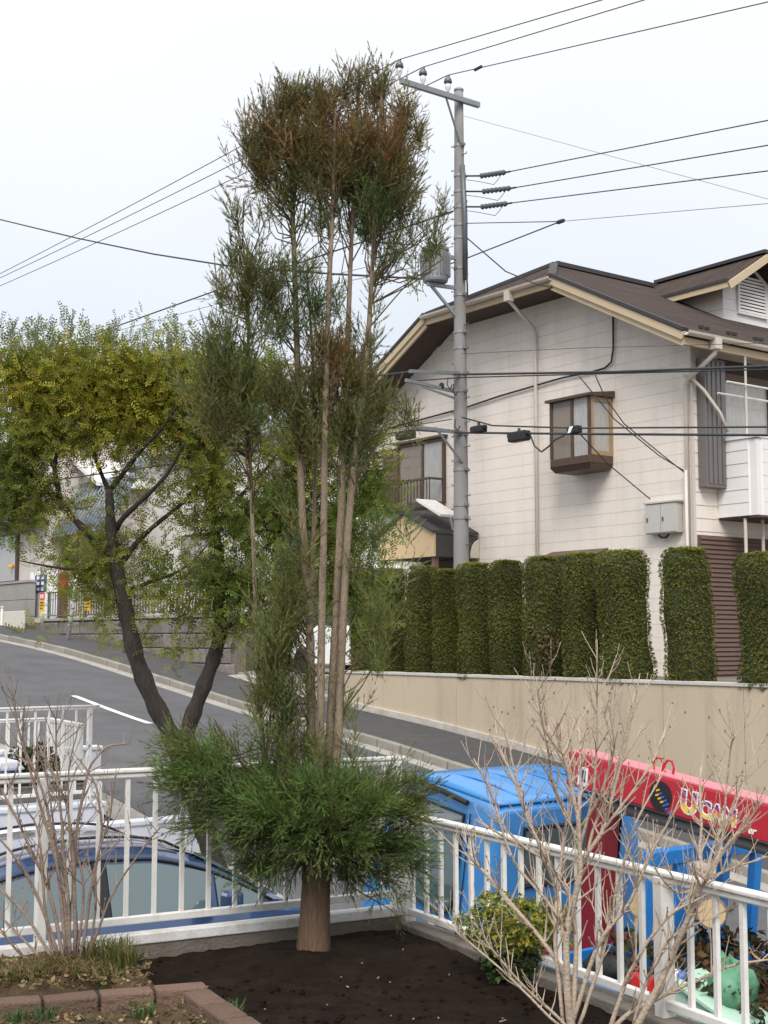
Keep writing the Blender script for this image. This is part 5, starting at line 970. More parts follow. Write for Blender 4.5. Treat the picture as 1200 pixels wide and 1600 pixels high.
m = MB(); m.box(.004, .016, .35, W-.35, HR-.62, HR-.22); part('rear_glass', m, 'car_glass', cb); m = MB(); m.tube([(.012, .33, HR-.64), (.012, W-.33, HR-.64), (.012, W-.33, HR-.2), (.012, .33, HR-.2), (.012, .33, HR-.64)], .014, 5); part('glass_seal', m, 'car_trim', cb)
m = MB(); m.box(-.62, -.44, -.012, -.004, .72, .92); part('sticker', m, 'sign_white', cb); m = MB(); m.box(-.61, -.45, -.015, -.0125, .87, .905); part('sticker_bar', m, 'sign_red', cb)
m = MB(); m.tube([(-1.46, -.02, 1.25), (-1.55, -.20, 1.28), (-1.55, -.22, 1.15)], .012, 6); mi = part('mirror_arm', m, 'car_trim', cb); m = MB(); m.box(-1.58, -1.52, -.30, -.14, 1.0, 1.28); part('mirror', m, 'car_trim', mi, bevel=.02)
for y in (.16, W-.16): m = MB(); m.lathe([(.10, -.02), (.11, .01), (.09, .03)], (-1.57, y+.1*(1 if y < 1 else -1), .72), 16, 'x'); part('headlight', m, 'lamp_lens', cb); m = MB(); m.box(-1.58, -1.50, y-.08, y+.08, .86, .92); part('turn_lamp', m, 'lamp_orange', cb)
m = MB(); m.box(-1.62, -1.52, .0, W, .36, .50); part('bumper', m, 'sign_white', cb, bevel=.02)
m = MB(); m.box(-1.3, 4.2, .45, .55, .40, .54); m.box(-1.3, 4.2, W-.55, W-.45, .40, .54); part('chassis', m, 'car_trim', truck)
BX0, BX1, BFZ, BGZ = .62, 4.3, .68, 1.02
m = MB(); m.box(BX0, BX1, .03, W-.03, BFZ-.06, BFZ); part('bed_floor', m, 'crane_grey', truck)
for nm, (x0, x1, y0, y1) in (('side_gate', (BX0, BX1, 0, .035)), ('side_gate', (BX0, BX1, W-.035, W)), ('tail_gate', (BX1, BX1+.035, 0, W)), ('head_board', (BX0-.036, BX0-.001, 0, W))):
    m = MB(); m.box(x0, x1, y0, y1, BFZ-.08, BGZ); gt = part(nm, m, 'truck_frame_blue', truck, bevel=.006)
    if nm == 'side_gate':
        for k in range(6): xx = x0+.2+k*.62; m = MB(); yy = y0-.006 if y0 < .5 else y1; m.box(xx, xx+.09, yy, yy+.006, BFZ-.06, BGZ-.02); part('gate_rib', m, 'truck_frame_blue', gt)
for x in (-.98, 3.1):
    for y in (.12, W-.12): m = MB(); m.lathe([(.2, -.10), (.32, -.10), (.35, -.06), (.35, .06), (.32, .10), (.2, .10)], (x, y, .35), 24, 'y'); wh = part('tyre', m, 'rubber_black', truck); m = MB(); m.lathe([(.03, -.08), (.19, -.07), (.20, 0), (.19, .07), (.03, .08)], (x, y, .35), 18, 'y'); part('rim', m, 'galv', wh)
# blue load guard behind the crane
gx = toq(985, 1285, 7.1).x-TA; gz = 1.86
m = MB(); m.box(gx-.04, gx+.04, .42, W-.04, gz-.10, gz); lg = part('load_guard', m, 'truck_frame_blue', truck, bevel=.006)
for y in (.46, .78, 1.24, W-.09): m = MB(); w = .04 if y not in (.78,) else .055; m.box(gx-.03, gx+.03, y-w, y+w, BFZ, gz-.101); part('guard_post', m, 'truck_frame_blue', lg)
# crane: base, column, folded boom with hydraulic ram
CX, CY = .32, .84
m = MB(); m.box(CX-.2, CX+.2, .25, W-.25, .55, .88); cr_ = part('crane_base', m, 'crane_red_shaded', truck, bevel=.03)
for y in (.12, W-.12): m = MB(); m.box(CX-.07, CX+.07, y-.06, y+.06, .30, .78); ot = part('outrigger', m, 'crane_red', cr_, bevel=.01); m = MB(); m.lathe([(.05, 0), (.05, .24), (.10, .25), (.10, .28)], (CX, y, .03), 12); part('outrigger_foot', m, 'crane_grey', ot)
m = MB(); m.loft([[(CX-a_, CY-b_, z), (CX+a_, CY-b_, z), (CX+a_, CY+b_, z), (CX-a_, CY+b_, z)] for a_, b_, z in ((.11, .11, .88), (.09, .09, 1.5), (.08, .09, 2.0))]); part('crane_column', m, 'crane_red_shaded', cr_, bevel=.02)
bt0 = toq(905, 1178, TQ0+CY-.1); bt1 = toq(1200, 1258, TQ0+CY-.1)
Ry = Matrix.Rotation(tilt, 3, 'Y')
def tl(v): return Ry.transposed() @ (Vector(v)-Vector((TA, TQ0, TZ)))
B0 = tl(bt0); B1 = tl(bt1); bd = (B1-B0).normalized(); BL = 3.0; hA, hB = .285, .245
def bp_(t, dz, y): p = B0+bd*t; return (p.x, y, p.z+dz)
y0, y1 = CY-.10, CY+.10
m = MB(); m.hexa([bp_(-.12, -hA*.9, y0), bp_(BL, -hB, y0), bp_(BL, -hB, y1), bp_(-.12, -hA*.9, y1)], [bp_(-.12, 0, y0), bp_(BL, 0, y0), bp_(BL, 0, y1), bp_(-.12, 0, y1)]); bm_ = part('boom', m, 'crane_red', cr_, bevel=.012)
m = MB(); m.hexa([bp_(-.10, .001, y0+.006), bp_(BL-.05, .001, y0+.006), bp_(BL-.05, .001, y1-.006), bp_(-.10, .001, y1-.006)], [bp_(-.10, .012, y0+.006), bp_(BL-.05, .012, y0+.006), bp_(BL-.05, .012, y1-.006), bp_(-.10, .012, y1-.006)]); part('boom_top', m, 'crane_pink', bm_)
m = MB(); m.tube([bp_(.25, -hA-.05, CY), bp_(BL-.7, -hB-.05, CY)], .045, 10); part('ram', m, 'crane_grey', bm_, smooth=True); m = MB(); m.tube([bp_(.1, -hA-.05, CY), bp_(BL-.3, -hB-.05, CY)], .022, 8); part('ram_rod', m, 'chrome', bm_, smooth=True)
m = MB(); m.tube([bp_(.05, -hA+.02, y0-.015), bp_(BL-.1, -hB+.01, y0-.015)], .011, 6); part('hydraulic_hose', m, 'rubber_black', bm_, smooth=True)
for t in (.70, .80): m = MB(); m.tube([bp_(t-.04, .012, CY), bp_(t-.045, .06, CY), bp_(t-.02, .10, CY), bp_(t+.02, .10, CY), bp_(t+.045, .06, CY), bp_(t+.04, .012, CY)], .009, 6); part('lifting_eye', m, 'crane_red', bm_)
m = MB(); p = bp_(.06, -.16, y0-.004); m.box(p[0]-.05, p[0]+.05, y0-.006, y0-.001, p[2]-.07, p[2]+.07); part('maker_plate', m, 'sign_white', bm_); m = MB(); m.box(p[0]-.03, p[0]+.03, y0-.009, y0-.0065, p[2]-.04, p[2]+.05); part('plate_mark', m, 'sign_blue', bm_)
# emblem and lettering on the boom
ang = math.atan2(-(bd.z), bd.x)
def flat_poly(pts, th, y): mm = MB(); mm.prism([(x, y, z) for x, z in pts], (0, -th, 0)); return mm
ec = bp_(.83, -.140, y0); el = [(ec[0]+.105*math.cos(t), ec[2]+.105*math.sin(t)) for t in [k*2*math.pi/24 for k in range(24)]]
em_ = part('emblem', flat_poly(el, .003, y0-.001), 'car_trim', bm_)
for k in range(6):
    for j in range(2): m = MB(); x = ec[0]-.065+k*.024+j*.02; z = ec[2]+.045-k*.02-j*.055; m.hexa([(x, y0-.0065, z), (x+.03, y0-.0065, z+.012), (x+.03, y0-.0045, z+.012), (x, y0-.0045, z)], [(x, y0-.0065, z+.014), (x+.03, y0-.0065, z+.026), (x+.03, y0-.0045, z+.026), (x, y0-.0045, z+.014)]); part('emblem_mark', m, 'sign_yellow' if (k < 2 or j and k < 3) else 'plastic_blue', em_)
def grad_mat():
    m = bpy.data.materials.new('letter_gradient'); m.use_nodes = True; nt = m.node_tree; b = nt.nodes['Principled BSDF']; t = nt.nodes.new('ShaderNodeTexCoord'); s_ = nt.nodes.new('ShaderNodeSeparateXYZ'); nt.links.new(t.outputs['Generated'], s_.inputs[0]); r = nt.nodes.new('ShaderNodeValToRGB'); nt.links.new(s_.outputs[1], r.inputs[0]); c = r.color_ramp
    c.elements[0].position = .12; c.elements[0].color = (.80, .58, .02, 1); c.elements[1].position = .95; c.elements[1].color = (.08, .02, .28, 1); x = c.elements.new(.40); x.color = (.75, .25, .02, 1); x = c.elements.new(.62); x.color = (.55, .02, .06, 1)
    nt.links.new(r.outputs[0], b.inputs['Base Color']); b.inputs['Roughness'].default_value = .5; return m
GM = grad_mat()
def letters(txt, size, t0, dz, off, lift, mt, parent, shear=0.0, name='lettering'):
    cu = bpy.data.curves.new('txt', 'FONT'); cu.body = txt; cu.size = size; cu.extrude = .0012; cu.offset = off; cu.shear = shear; cu.resolution_u = 3
    o = bpy.data.objects.new('txt', cu); COL.objects.link(o); dg = bpy.context.evaluated_depsgraph_get(); me = bpy.data.meshes.new_from_object(o.evaluated_get(dg)); bpy.data.objects.remove(o)
    me.materials.clear(); me.materials.append(MATS[mt] if isinstance(mt, str) else mt); ob = bpy.data.objects.new(name, me); COL.objects.link(ob); ob.parent = parent
    p = bp_(t0, dz, y0-lift); ob.location = p; ob.rotation_euler = Euler((math.pi/2, ang, 0)).to_quaternion().to_euler() if False else (Matrix.Rotation(ang, 3, 'Y') @ Matrix.Rotation(math.pi/2, 3, 'X')).to_euler(); return ob
letters('U', .20, 1.02, -.195, .018, .003, 'sign_white', bm_, name='letter_outline'); letters('U', .20, 1.02, -.195, .007, .006, GM, bm_)
letters('CAN', .15, 1.18, -.195, .012, .003, 'sign_white', bm_, name='letter_outline'); letters('CAN', .15, 1.18, -.195, .003, .006, GM, bm_)
letters('er', .07, 1.60, -.215, .002, .004, 'sign_white', bm_, .3)
# load on the truck bed: things of their own
def K3(x, y, z): return FK.w(Ry @ Vector((x, y, z)))
N = 1500; bp = MB(); rr = random.Random(21)
for k in range(420):
    x = rr.uniform(.95, 4.1); y = rr.uniform(.15, 1.5); z = BFZ+rr.uniform(.05, .62)*(1-abs(y-.8)*.5); an = rr.uniform(0, 6.28); L = rr.uniform(.15, .45); p = K3(x, y, z); d = Vector((math.cos(an), math.sin(an), rr.uniform(-.5, .6))).normalized()*L; s_ = Vector((rr.uniform(-.05, .05), rr.uniform(-.05, .05), .03))
    bp.tube([p, p+d*.5+s_, p+d], [rr.uniform(.004, .012), .006, .002], 4, cap=False)
bo = K3(2.5, .8, BFZ); pile = thing('brush_pile', 'tangled brown prunings and roots heaped on the truck bed', 'brush pile', FW, tuple(bo))
part('branches', bp, 'brush_brown', pile, kind='stuff', fix=False)
mm = MB(); vs = []
for i in range(15):
    for j in range(9): x = .75+i*.245; y = .08+j*.19; e_ = min(i, 14-i, 3)/3*min(j, 8-j, 2)/2; vs.append(K3(x, y, BFZ+.02+(.30+.12*math.sin(i*1.3)*math.cos(j*1.7))*e_))
mm.add(vs, [(i*9+j, (i+1)*9+j, (i+1)*9+j+1, i*9+j+1) for i in range(14) for j in range(8)]); part('earth', mm, 'soil_dry', pile)
P = np.array([K3(rr.uniform(.9, 4.1), rr.uniform(.15, 1.5), BFZ+rr.uniform(.25, .6)) for _ in range(N)]); scatter('dry_leaves', TUFT, P, RNG.normal(0, 1, (N, 3))+np.array([0, 0, .5]), RNG.uniform(.04, .09, N), np.array([(.10, .055, .025), (.06, .05, .02), (.04, .055, .02)])[RNG.integers(0, 3, N)]*RNG.uniform(.5, 1.4, (N, 1)), 'leaf_dry', pile, tuple(bo), kind='stuff')
for i, (px, py, q, r, lab) in enumerate(((1005, 1414, 7.25, .105, 'cut log with pale round end, upper of two left of the fence post'), (1013, 1448, 7.1, .10, 'cut log with pale round end, lower of two left of the fence post'), (1112, 1428, 7.3, .10, 'single cut log end right of the fence post'))):
    c = FS.w(toq(px, py, q)); dr_ = Vector((-.25, -.95, .15)).normalized(); t = thing('cut_log', lab, 'log', FW, tuple(c), 'cut logs on the truck bed')
    m = MB(); m.tube([c, c-dr_*.12, c-dr_*.4], [r*.97, r, r*1.03], 18); part('bark', m, 'twig_brown', t, smooth=False); m = MB(); m.tube([c+dr_*.001, c+dr_*.006], [r*.93, r*.9], 18); part('sawn_end', m, 'log_end', t)
def lump(mb, c, R, seed, n=14, mlat=9):
    r = random.Random(seed); vs = []; ph = [r.uniform(0, 6.28) for _ in range(6)]
    for i in range(mlat+1):
        la = -math.pi/2+math.pi*i/mlat
        for k in range(n): lo = 2*math.pi*k/n; f_ = 1+.14*math.sin(3*lo+ph[0]+la*2)+.10*math.sin(5*lo+ph[1])*math.cos(la*3+ph[2])+r.uniform(-.06, .06); vs.append((c[0]+R[0]*f_*math.cos(la)*math.cos(lo), c[1]+R[1]*f_*math.cos(la)*math.sin(lo), c[2]+R[2]*f_*math.sin(la)))
    mb.add(vs, [(i*n+k, i*n+(k+1) % n, (i+1)*n+(k+1) % n, (i+1)*n+k) for i in range(mlat) for k in range(n)])
c = FS.w(toq(1142, 1545, 6.95)); t = thing('green_sack', 'crumpled green plastic sack on the truck bed at the right', 'sack', FW, (c.x, c.y, c.z-.16)); m = MB(); lump(m, c, (.15, .16, .17), 4, 22, 14); part('sack_body', m, 'sack_green', t, smooth=True); m = MB(); lump(m, (c.x-.06, c.y, c.z+.17), (.045, .05, .06), 6, 10, 6); part('sack_neck', m, 'sack_green', t, smooth=False)
c = toq(1100, 1570, 6.75); d_ = toq(1150, 1600, 6.75); t = thing('mint_box', 'pale mint green box with a sloping lid behind the fence post', 'box', FS, tuple(c)); m = MB(); m.prism([(c.x-.22, 6.72, c.z+.10), (c.x-.22, 6.72, c.z-.16), (c.x+.42, 6.72, c.z-.22), (c.x+.42, 6.72, c.z-.14)], (0, .30, 0)); part('box_body', m, 'box_mint', t, bevel=.008); m = MB(); m.bar((c.x-.26, 6.87, c.z+.125), (c.x+.46, 6.87, c.z-.125), .36, .02); part('lid', m, 'box_mint', t); m = MB(); m.bar((c.x+.05, 6.70, c.z-.02), (c.x+.05, 6.70, c.z-.07), .05, .03); part('catch', m, 'chrome', t)
c = toq(1008, 1535, 6.8); t = thing('red_can', 'bright red plastic can low behind the fence, left of the post', 'can', FS, tuple(c)); m = MB(); m.box(c.x-.10, c.x+.10, c.y-.06, c.y+.06, c.z-.08, c.z+.06); part('can_body', m, 'plastic_red', t, bevel=.02); m = MB(); m.lathe([(.025, 0), (.025, .04), (.02, .05)], (c.x+.05, c.y, c.z+.06), 10); part('spout', m, 'rubber_black', t); m = MB(); m.tube([(c.x-.07, c.y, c.z+.06), (c.x-.07, c.y, c.z+.09), (c.x+.0, c.y, c.z+.09), (c.x+.01, c.y, c.z+.06)], .010, 6); part('handle', m, 'plastic_red', t)
c = toq(1060, 1525, 6.8); t = thing('drink_bottle', 'small blue and white bottle with a dark cap beside the fence post', 'bottle', FS, tuple(c)); m = MB(); m.lathe([(.035, -.06), (.04, -.05), (.04, .04), (.022, .07)], c, 14, 'x'); part('bottle_body', m, 'plastic_blue', t, smooth=True); m = MB(); m.lathe([(.041, -.02), (.041, .02)], c, 14, 'x'); part('band', m, 'sign_white', t); m = MB(); m.lathe([(.024, .07), (.024, .10)], c, 12, 'x'); part('cap', m, 'rubber_black', t)
c = toq(960, 1515, 6.85); t = thing('black_bag', 'slack black bag on the truck bed behind the fence', 'bag', FS, tuple(c)); m = MB(); lump(m, c, (.24, .12, .10), 9, 18, 10); part('bag_body', m, 'rubber_black', t, smooth=True); m = MB(); m.tube([(c.x-.1, c.y, c.z+.08), (c.x-.04, c.y-.03, c.z+.15), (c.x+.06, c.y-.03, c.z+.14), (c.x+.1, c.y, c.z+.07)], .012, 6); part('strap', m, 'rubber_black', t)

# ================================================================ OUR TERRACE
m = MB(); m.box(-.10, 12, -12, .12, -4, -.07); solo('terrace_base', m, 'curb_raw', frame=FT, kind='structure')
from mathutils import noise as mn
def soil_h(x, y): return .018*mn.noise(Vector((x*1.3, y*1.3, 0)))+.014*mn.noise(Vector((x*5, y*5, 3)))+.009*mn.noise(Vector((x*16, y*16, 7)))+.004*mn.noise(Vector((x*40, y*40, 9)))
cb_ = FT.l(toZ(490, 1488, 0))
nx, ny = 190, 170; vs = []
for i in range(nx+1):
    for j in range(ny+1):
        x = .06+i*4.6/nx; y = -.05-j*4.2/ny; d = math.hypot(x-cb_.x, y-cb_.y); vs.append((x, y, soil_h(x, y)+.035*math.exp(-(d/.35)**2)-.01))
m = MB(); m.add(vs, [(i*(ny+1)+j, (i+1)*(ny+1)+j, (i+1)*(ny+1)+j+1, i*(ny+1)+j+1) for i in range(nx) for j in range(ny)]); solo('soil', m, 'soil', frame=FT, kind='structure', smooth=True)
m = MB(); m.box(4.65, 12, -12, -.06, -.07, -.02); m.box(.06, 4.65, -12, -4.26, -.07, -.02); solo('garden_soil', m, 'soil', frame=FT, kind='structure')
# kerbs that carry the fences
kr = thing('fence_kerb', 'white painted kerb board under the left fence', 'kerb', FT, (0, 0, -.06)); m = MB(); m.box(-.045, .022, -7, .06, -.06, .049); part('kerb_base', m, 'curb_raw', kr)
a = -7.0
while a < -.05: m = MB(); a1 = min(a+1.75, .07); m.box(-.05, .030, a+.003, a1-.003, .050, .10); part('kerb_board', m, 'curb_white', kr, bevel=.006); a += 1.75
kr = thing('fence_kerb', 'brown stained concrete kerb under the right fence', 'kerb', FT, (.07, 0, -.06)); a = .075
while a < 8: m = MB(); m.box(a+.003, a+.897, -.06, .07, -.06, .028+.004*math.sin(a*7)); part('kerb_block', m, 'curb_raw', kr, bevel=.008); a += .9
railing('terrace_fence', 'white metal fence along the left side of the soil bed, above the blue car', 'fence', FT, (-.02, -6.2), (-.02, 0.0), .10, .88, .14, [.3, 2.36, 4.28, 6.17], 'white_paint', .020, .048, .045, .042, 'white metal railings')
railing('terrace_fence', 'lower white metal fence along the right side, in front of the blue truck', 'fence', FT, (.02, .01), (6.3, .01), .03, .59, .145, [.02, 2.09, 4.16, 6.23], 'white_paint', .020, .056, .045, .03, 'white metal railings')

# ---------------------------------------------------------------- planting bed with bricks at the lower left
rr = random.Random(31)
b0 = toZ(-90, 1566, .09); b1 = toZ(317, 1530, .09); bd_ = (b1-b0); BLn = bd_.length; bd_.normalize(); bn = Vector((bd_.y, -bd_.x, 0))
bed = thing('brick_edging', 'row of worn red brown bricks edging the bed at the lower left', 'edging', FW, (b1.x, b1.y, 0)); sb_ = None
def brick(c, rot, tl_=(0, 0), scale=(1, 1, 1)):
    global sb_
    if sb_ is None:
        mb = MB(); o0 = ORG[bed.name]; mb.box(o0.x-.105, o0.x+.105, o0.y-.05, o0.y+.05, o0.z-.05, o0.z+.05); sb_ = part('brick', mb, 'brick', bed, bevel=.010); o = sb_
    else: o = copy_part(sb_, bed)
    o.location = Vector(c)-ORG[bed.name]; o.rotation_euler = (tl_[0], tl_[1], rot); o.scale = scale
rot = math.atan2(bd_.y, bd_.x); k = 0; x = BLn-.105
while x > 0: c = b0+bd_*x+bn*.05; brick((c.x, c.y, .04+rr.uniform(-.006, .006)), rot+rr.uniform(-.03, .03), (rr.uniform(-.03, .03), rr.uniform(-.02, .02))); x -= .222
e0_ = toZ(305, 1546, .085); e1_ = toZ(430, 1630, .085); ed = (e1_-e0_).normalized(); rot2 = math.atan2(ed.y, ed.x)
for k in range(3): c = e0_+ed*(.115+.222*k); brick((c.x, c.y, .035), rot2+rr.uniform(-.03, .03), (rr.uniform(-.02, .02), 0), (1, 1.15, 1))
def patch(name, corners, z, mt, n=46):
    A, B, C, D = [Vector(c) for c in corners]; vs = []
    for i in range(n+1):
        for j in range(n+1): p = A.lerp(B, i/n).lerp(D.lerp(C, i/n), j/n); e_ = min(i, n-i, j, n-j, 4)/4; vs.append((p.x, p.y, -.03+(z+.03)*e_+.016*mn.noise(Vector((p.x*4, p.y*4, 1)))+.010*mn.noise(Vector((p.x*17, p.y*17, 4)))))
    m = MB(); m.add(vs, [(i*(n+1)+j, (i+1)*(n+1)+j, (i+1)*(n+1)+j+1, i*(n+1)+j+1) for i in range(n) for j in range(n)]); return solo(name, m, mt, kind='structure', smooth=True)
patch('bed_soil', [toZ(-120, 1580, .02), toZ(312, 1548, .02), toZ(440, 1640, .02), toZ(-120, 1720, .02)], .025, 'soil_dry')
patch('shrub_bed', [toZ(-140, 1555, .05), toZ(260, 1528, .05), toZ(195, 1472, .05), toZ(-140, 1492, .05)], .065, 'soil_dry')
# chips and twigs scattered on the soil
m = MB()
for k in range(26):
    px = rr.uniform(200, 900); py = rr.uniform(1455, 1600); p = toZ(px, py, .0)
    l_ = FT.l(p)
    if l_.x < .1 or l_.y > -.1: continue
    p.z = soil_h(l_.x, l_.y)+.006; an = rr.uniform(0, 6.28); L = rr.choice((.003, .004, .006, .008, .014)); d = Vector((math.cos(an), math.sin(an), rr.uniform(-.2, .3)))*L; m.bar(p-d, p+d, rr.uniform(.002, .006), .003)
solo('wood_chips', m, 'chip', 'pale wood chips scattered over the dark soil', 'wood chips', kind='stuff')
m = MB()
for k in range(900):
    x = rr.uniform(.12, 3.4); y = -rr.uniform(.12, 3.4); r_ = rr.uniform(.005, .016); lump(m, (x, y, soil_h(x, y)-.008+r_*.2), (r_, r_, r_*.7), k, 6, 3)
o = solo('soil_clods', m, 'soil', 'small dark clods of earth over the soil bed', 'soil', frame=FT, kind='stuff', fix=False)
# grass and weeds
def blades(name, label, spots, n, hgt, cols, cat='grass', kind=None, lean=.6):
    vs = []; fs = []; cs = []; c0 = Vector(spots[0][0])
    for k in range(n):
        (c, R) = spots[k % len(spots)]; c = Vector(c); an = rr.uniform(0, 6.28); q_ = R*math.sqrt(rr.random()); p = c+Vector((math.cos(an)*q_, math.sin(an)*q_, 0)); h = hgt*rr.uniform(.4, 1.15); an2 = rr.uniform(0, 6.28); d = Vector((math.cos(an2), math.sin(an2), 0))*h*rr.uniform(.2, 1)*lean; w = Vector((-math.sin(an2), math.cos(an2), 0))*rr.uniform(.0014, .003)
        i = len(vs); a_ = p+d*.35+Vector((0, 0, h*.6)); t_ = p+d+Vector((0, 0, h*rr.uniform(.6, 1))); vs += [tuple(p-w), tuple(p+w), tuple(a_-w*.8), tuple(a_+w*.8), tuple(t_)]; fs += [(i, i+1, i+3, i+2), (i+2, i+3, i+4)]; c_ = rr.choice(cols); f_ = rr.uniform(.6, 1.35); cs += [(c_[0]*f_, c_[1]*f_, c_[2]*f_, 1)]*5
    t = thing(name, label, cat, FW, tuple(c0)); me = bpy.data.meshes.new('blades'); me.from_pydata([(x-c0.x, y-c0.y, z-c0.z) for x, y, z in vs], [], fs); at = me.attributes.new('col', 'FLOAT_COLOR', 'POINT'); at.data.foreach_set('color', np.array(cs, dtype=np.float32).ravel()); me.materials.append(MATS['leaf']); ob = bpy.data.objects.new('blades', me); COL.objects.link(ob); ob.parent = t; ob['kind'] = 'stuff'; return t
STR = (.22, .15, .07); GG = (.10, .13, .03); G2 = (.06, .10, .02)
blades('grass_tuft', 'yellowish green grass tuft at the right foot of the left bare shrub', [(toZ(165, 1500, .07), .10), (toZ(190, 1512, .06), .07)], 520, .13, [GG, GG, G2, STR], lean=1.3)
blades('dry_grass', 'dry straw coloured grass around the foot of the left bare shrub', [(toZ(x, y, .06), .10) for x, y in ((100, 1515), (40, 1525), (70, 1510), (130, 1520), (10, 1530), (150, 1525))], 1300, .06, [STR, STR, (.13, .09, .05), GG], lean=2.2)
for px, py, lab in ((30, 1600, 'broad leaved green weed at the bottom left corner'), (70, 1598, 'low green weed just right of the bottom left corner'), (225, 1592, 'green weed inside the bed near the brick corner'), (362, 1590, 'small weed at the foot of the end brick'), (145, 1575, 'short grassy weed against the brick row')):
    blades('weed', lab, [(toZ(px, py, .02), .045)], 60, .075, [(.06, .13, .035), (.08, .14, .04), (.05, .10, .05)], 'weed', lean=1.1)
# leaf litter on the beds
N = 900; P = []
for k in range(N):
    if k % 3: p = toZ(rr.uniform(-60, 240), rr.uniform(1492, 1545), .075)
    else: p = toZ(rr.uniform(-60, 330), rr.uniform(1565, 1610), .035)
    P.append(p)
lc = P[0]; scatter('leaf_litter', [tuft(70+i, 2, .3, .1) for i in range(4)], np.array(P), RNG.normal(0, .5, (N, 3))+np.array([0, 0, 1.]), RNG.uniform(.012, .034, N), np.array([(.20, .13, .06), (.12, .08, .04), (.26, .20, .11), (.09, .10, .03)])[RNG.integers(0, 4, N)]*RNG.uniform(.5, 1.3, (N, 1)), 'leaf_dry', None, (0, 0, 0), kind='stuff', label='dry brown leaf litter over the beds at the lower left', cat='leaf litter')
# ---------------------------------------------------------------- bare shrubs
def bare_shrub(name, label, base, stems, depth, mt, seed, r0, twl=(.08, .3), ntw=5, spread=.30, extra=0):
    r = random.Random(seed); t = thing(name, label, 'shrub', FW, tuple(base)); tw = MB(); bud = MB()
    for si, (pts, rad) in enumerate(stems):
        dd0 = r.uniform(-spread, spread); P = []; n = len(pts)
        for i, (px, py) in enumerate(pts): P.append(toY(px, py, depth+dd0*(i/(n-1))*1.2))
        if abs(pts[0][1]-1600) < 60 or pts[0][1] > 1490: P[0].z = min(P[0].z, base[2]+.02)
        Q = []; R_ = []
        for i in range(n-1):
            for k in range(4): u = k/4; p = P[i].lerp(P[i+1], u)+Vector((r.uniform(-1, 1), r.uniform(-1, 1), r.uniform(-1, 1)))*.006; Q.append(p); R_.append(rad*(.72 if mt == 'twig_brown' else .88)*(1-.75*(i+u)/(n-1))+.0012)
        Q.append(P[-1]); R_.append(.0016)
        for _ in range(1): Q = [Q[0]]+[Q[i]*.5+(Q[i-1]+Q[i+1])*.25 for i in range(1, len(Q)-1)]+[Q[-1]]
        m = MB(); m.tube(Q, R_, 7); part('stem', m, mt, t, smooth=True)
        L = sum((Q[i+1]-Q[i]).length for i in range(len(Q)-1))
        for k in range(int(ntw*max(1, L/.5))+extra):
            i = r.randrange(max(1, len(Q)//4), len(Q)-1); p = Q[i]; d = (Q[i+1]-Q[i]).normalized(); s_ = Vector((r.uniform(-1, 1), r.uniform(-1, 1), r.uniform(-.1, .9))).normalized(); d2 = (d*.6+s_*.8).normalized(); l = r.uniform(*twl); a_ = p+d2*l*.5+Vector((r.uniform(-1, 1), r.uniform(-1, 1), .6))*l*.08; e_ = a_+(d2+Vector((0, 0, .35))).normalized()*l*.5
            rt = min(R_[i]*.6, .0045); tw.tube([p, a_, e_], [rt, rt*.7, .0012], 5, cap=False)
            if l > .15:
                for _ in range(2): u = r.uniform(.3, .9); q = p.lerp(a_, u*2) if u < .5 else a_.lerp(e_, u*2-1); d3 = (d2+Vector((r.uniform(-1, 1), r.uniform(-1, 1), r.uniform(-.2, .8)))).normalized(); tw.tube([q, q+d3*l*.22, q+d3*l*.4+Vector((0, 0, .02))], [rt*.6, rt*.45, .001], 4, cap=False)
            if r.random() < .5: lump(bud, e_, (.004, .004, .006), k, 6, 3)
    part('twigs', tw, mt, t, kind='stuff', fix=False); part('buds', bud, 'twig_brown', t, kind='stuff', fix=False); return t
LB = toZ(112, 1503, .06)
LS = [([(95, 1500), (60, 1400), (18, 1330), (-40, 1270)], .011), ([(100, 1505), (78, 1390), (35, 1300), (0, 1225), (-20, 1180)], .012), ([(112, 1500), (105, 1400), (97, 1300), (88, 1190), (86, 1105)], .011), ([(122, 1505), (116, 1390), (119, 1300), (137, 1205), (165, 1166), (203, 1161)], .013), ([(108, 1500), (100, 1390), (62, 1255), (28, 1140), (17, 1080)], .012),
      ([(126, 1505), (141, 1400), (161, 1290), (150, 1225), (118, 1180)], .011), ([(90, 1510), (40, 1425), (-5, 1385), (-60, 1340)], .010), ([(105, 1500), (88, 1335), (66, 1235), (34, 1160), (40, 1095)], .011), ([(132, 1505), (172, 1405), (222, 1325), (252, 1290)], .008), ([(118, 1500), (117, 1350), (103, 1255), (58, 1160)], .012), ([(80, 1515), (30, 1460), (-30, 1400)], .009), ([(85, 1505), (70, 1430), (66, 1340), (55, 1280), (5, 1215)], .010),
      ([(138, 1505), (150, 1420), (148, 1350), (175, 1270), (182, 1200)], .008), ([(100, 1510), (112, 1420), (84, 1300), (72, 1200), (68, 1150)], .009), ([(60, 1515), (20, 1480), (-10, 1440)], .010), ([(118, 1505), (133, 1380), (110, 1290), (105, 1200), (128, 1120)], .008)]
bare_shrub('bare_shrub', 'leafless brown many stemmed shrub at the left edge, in front of the fence', LB, LS, LB.y, 'twig_brown', 4, .01, (.05, .20), 7, .18)
RB = toZ(896, 1618, .0)
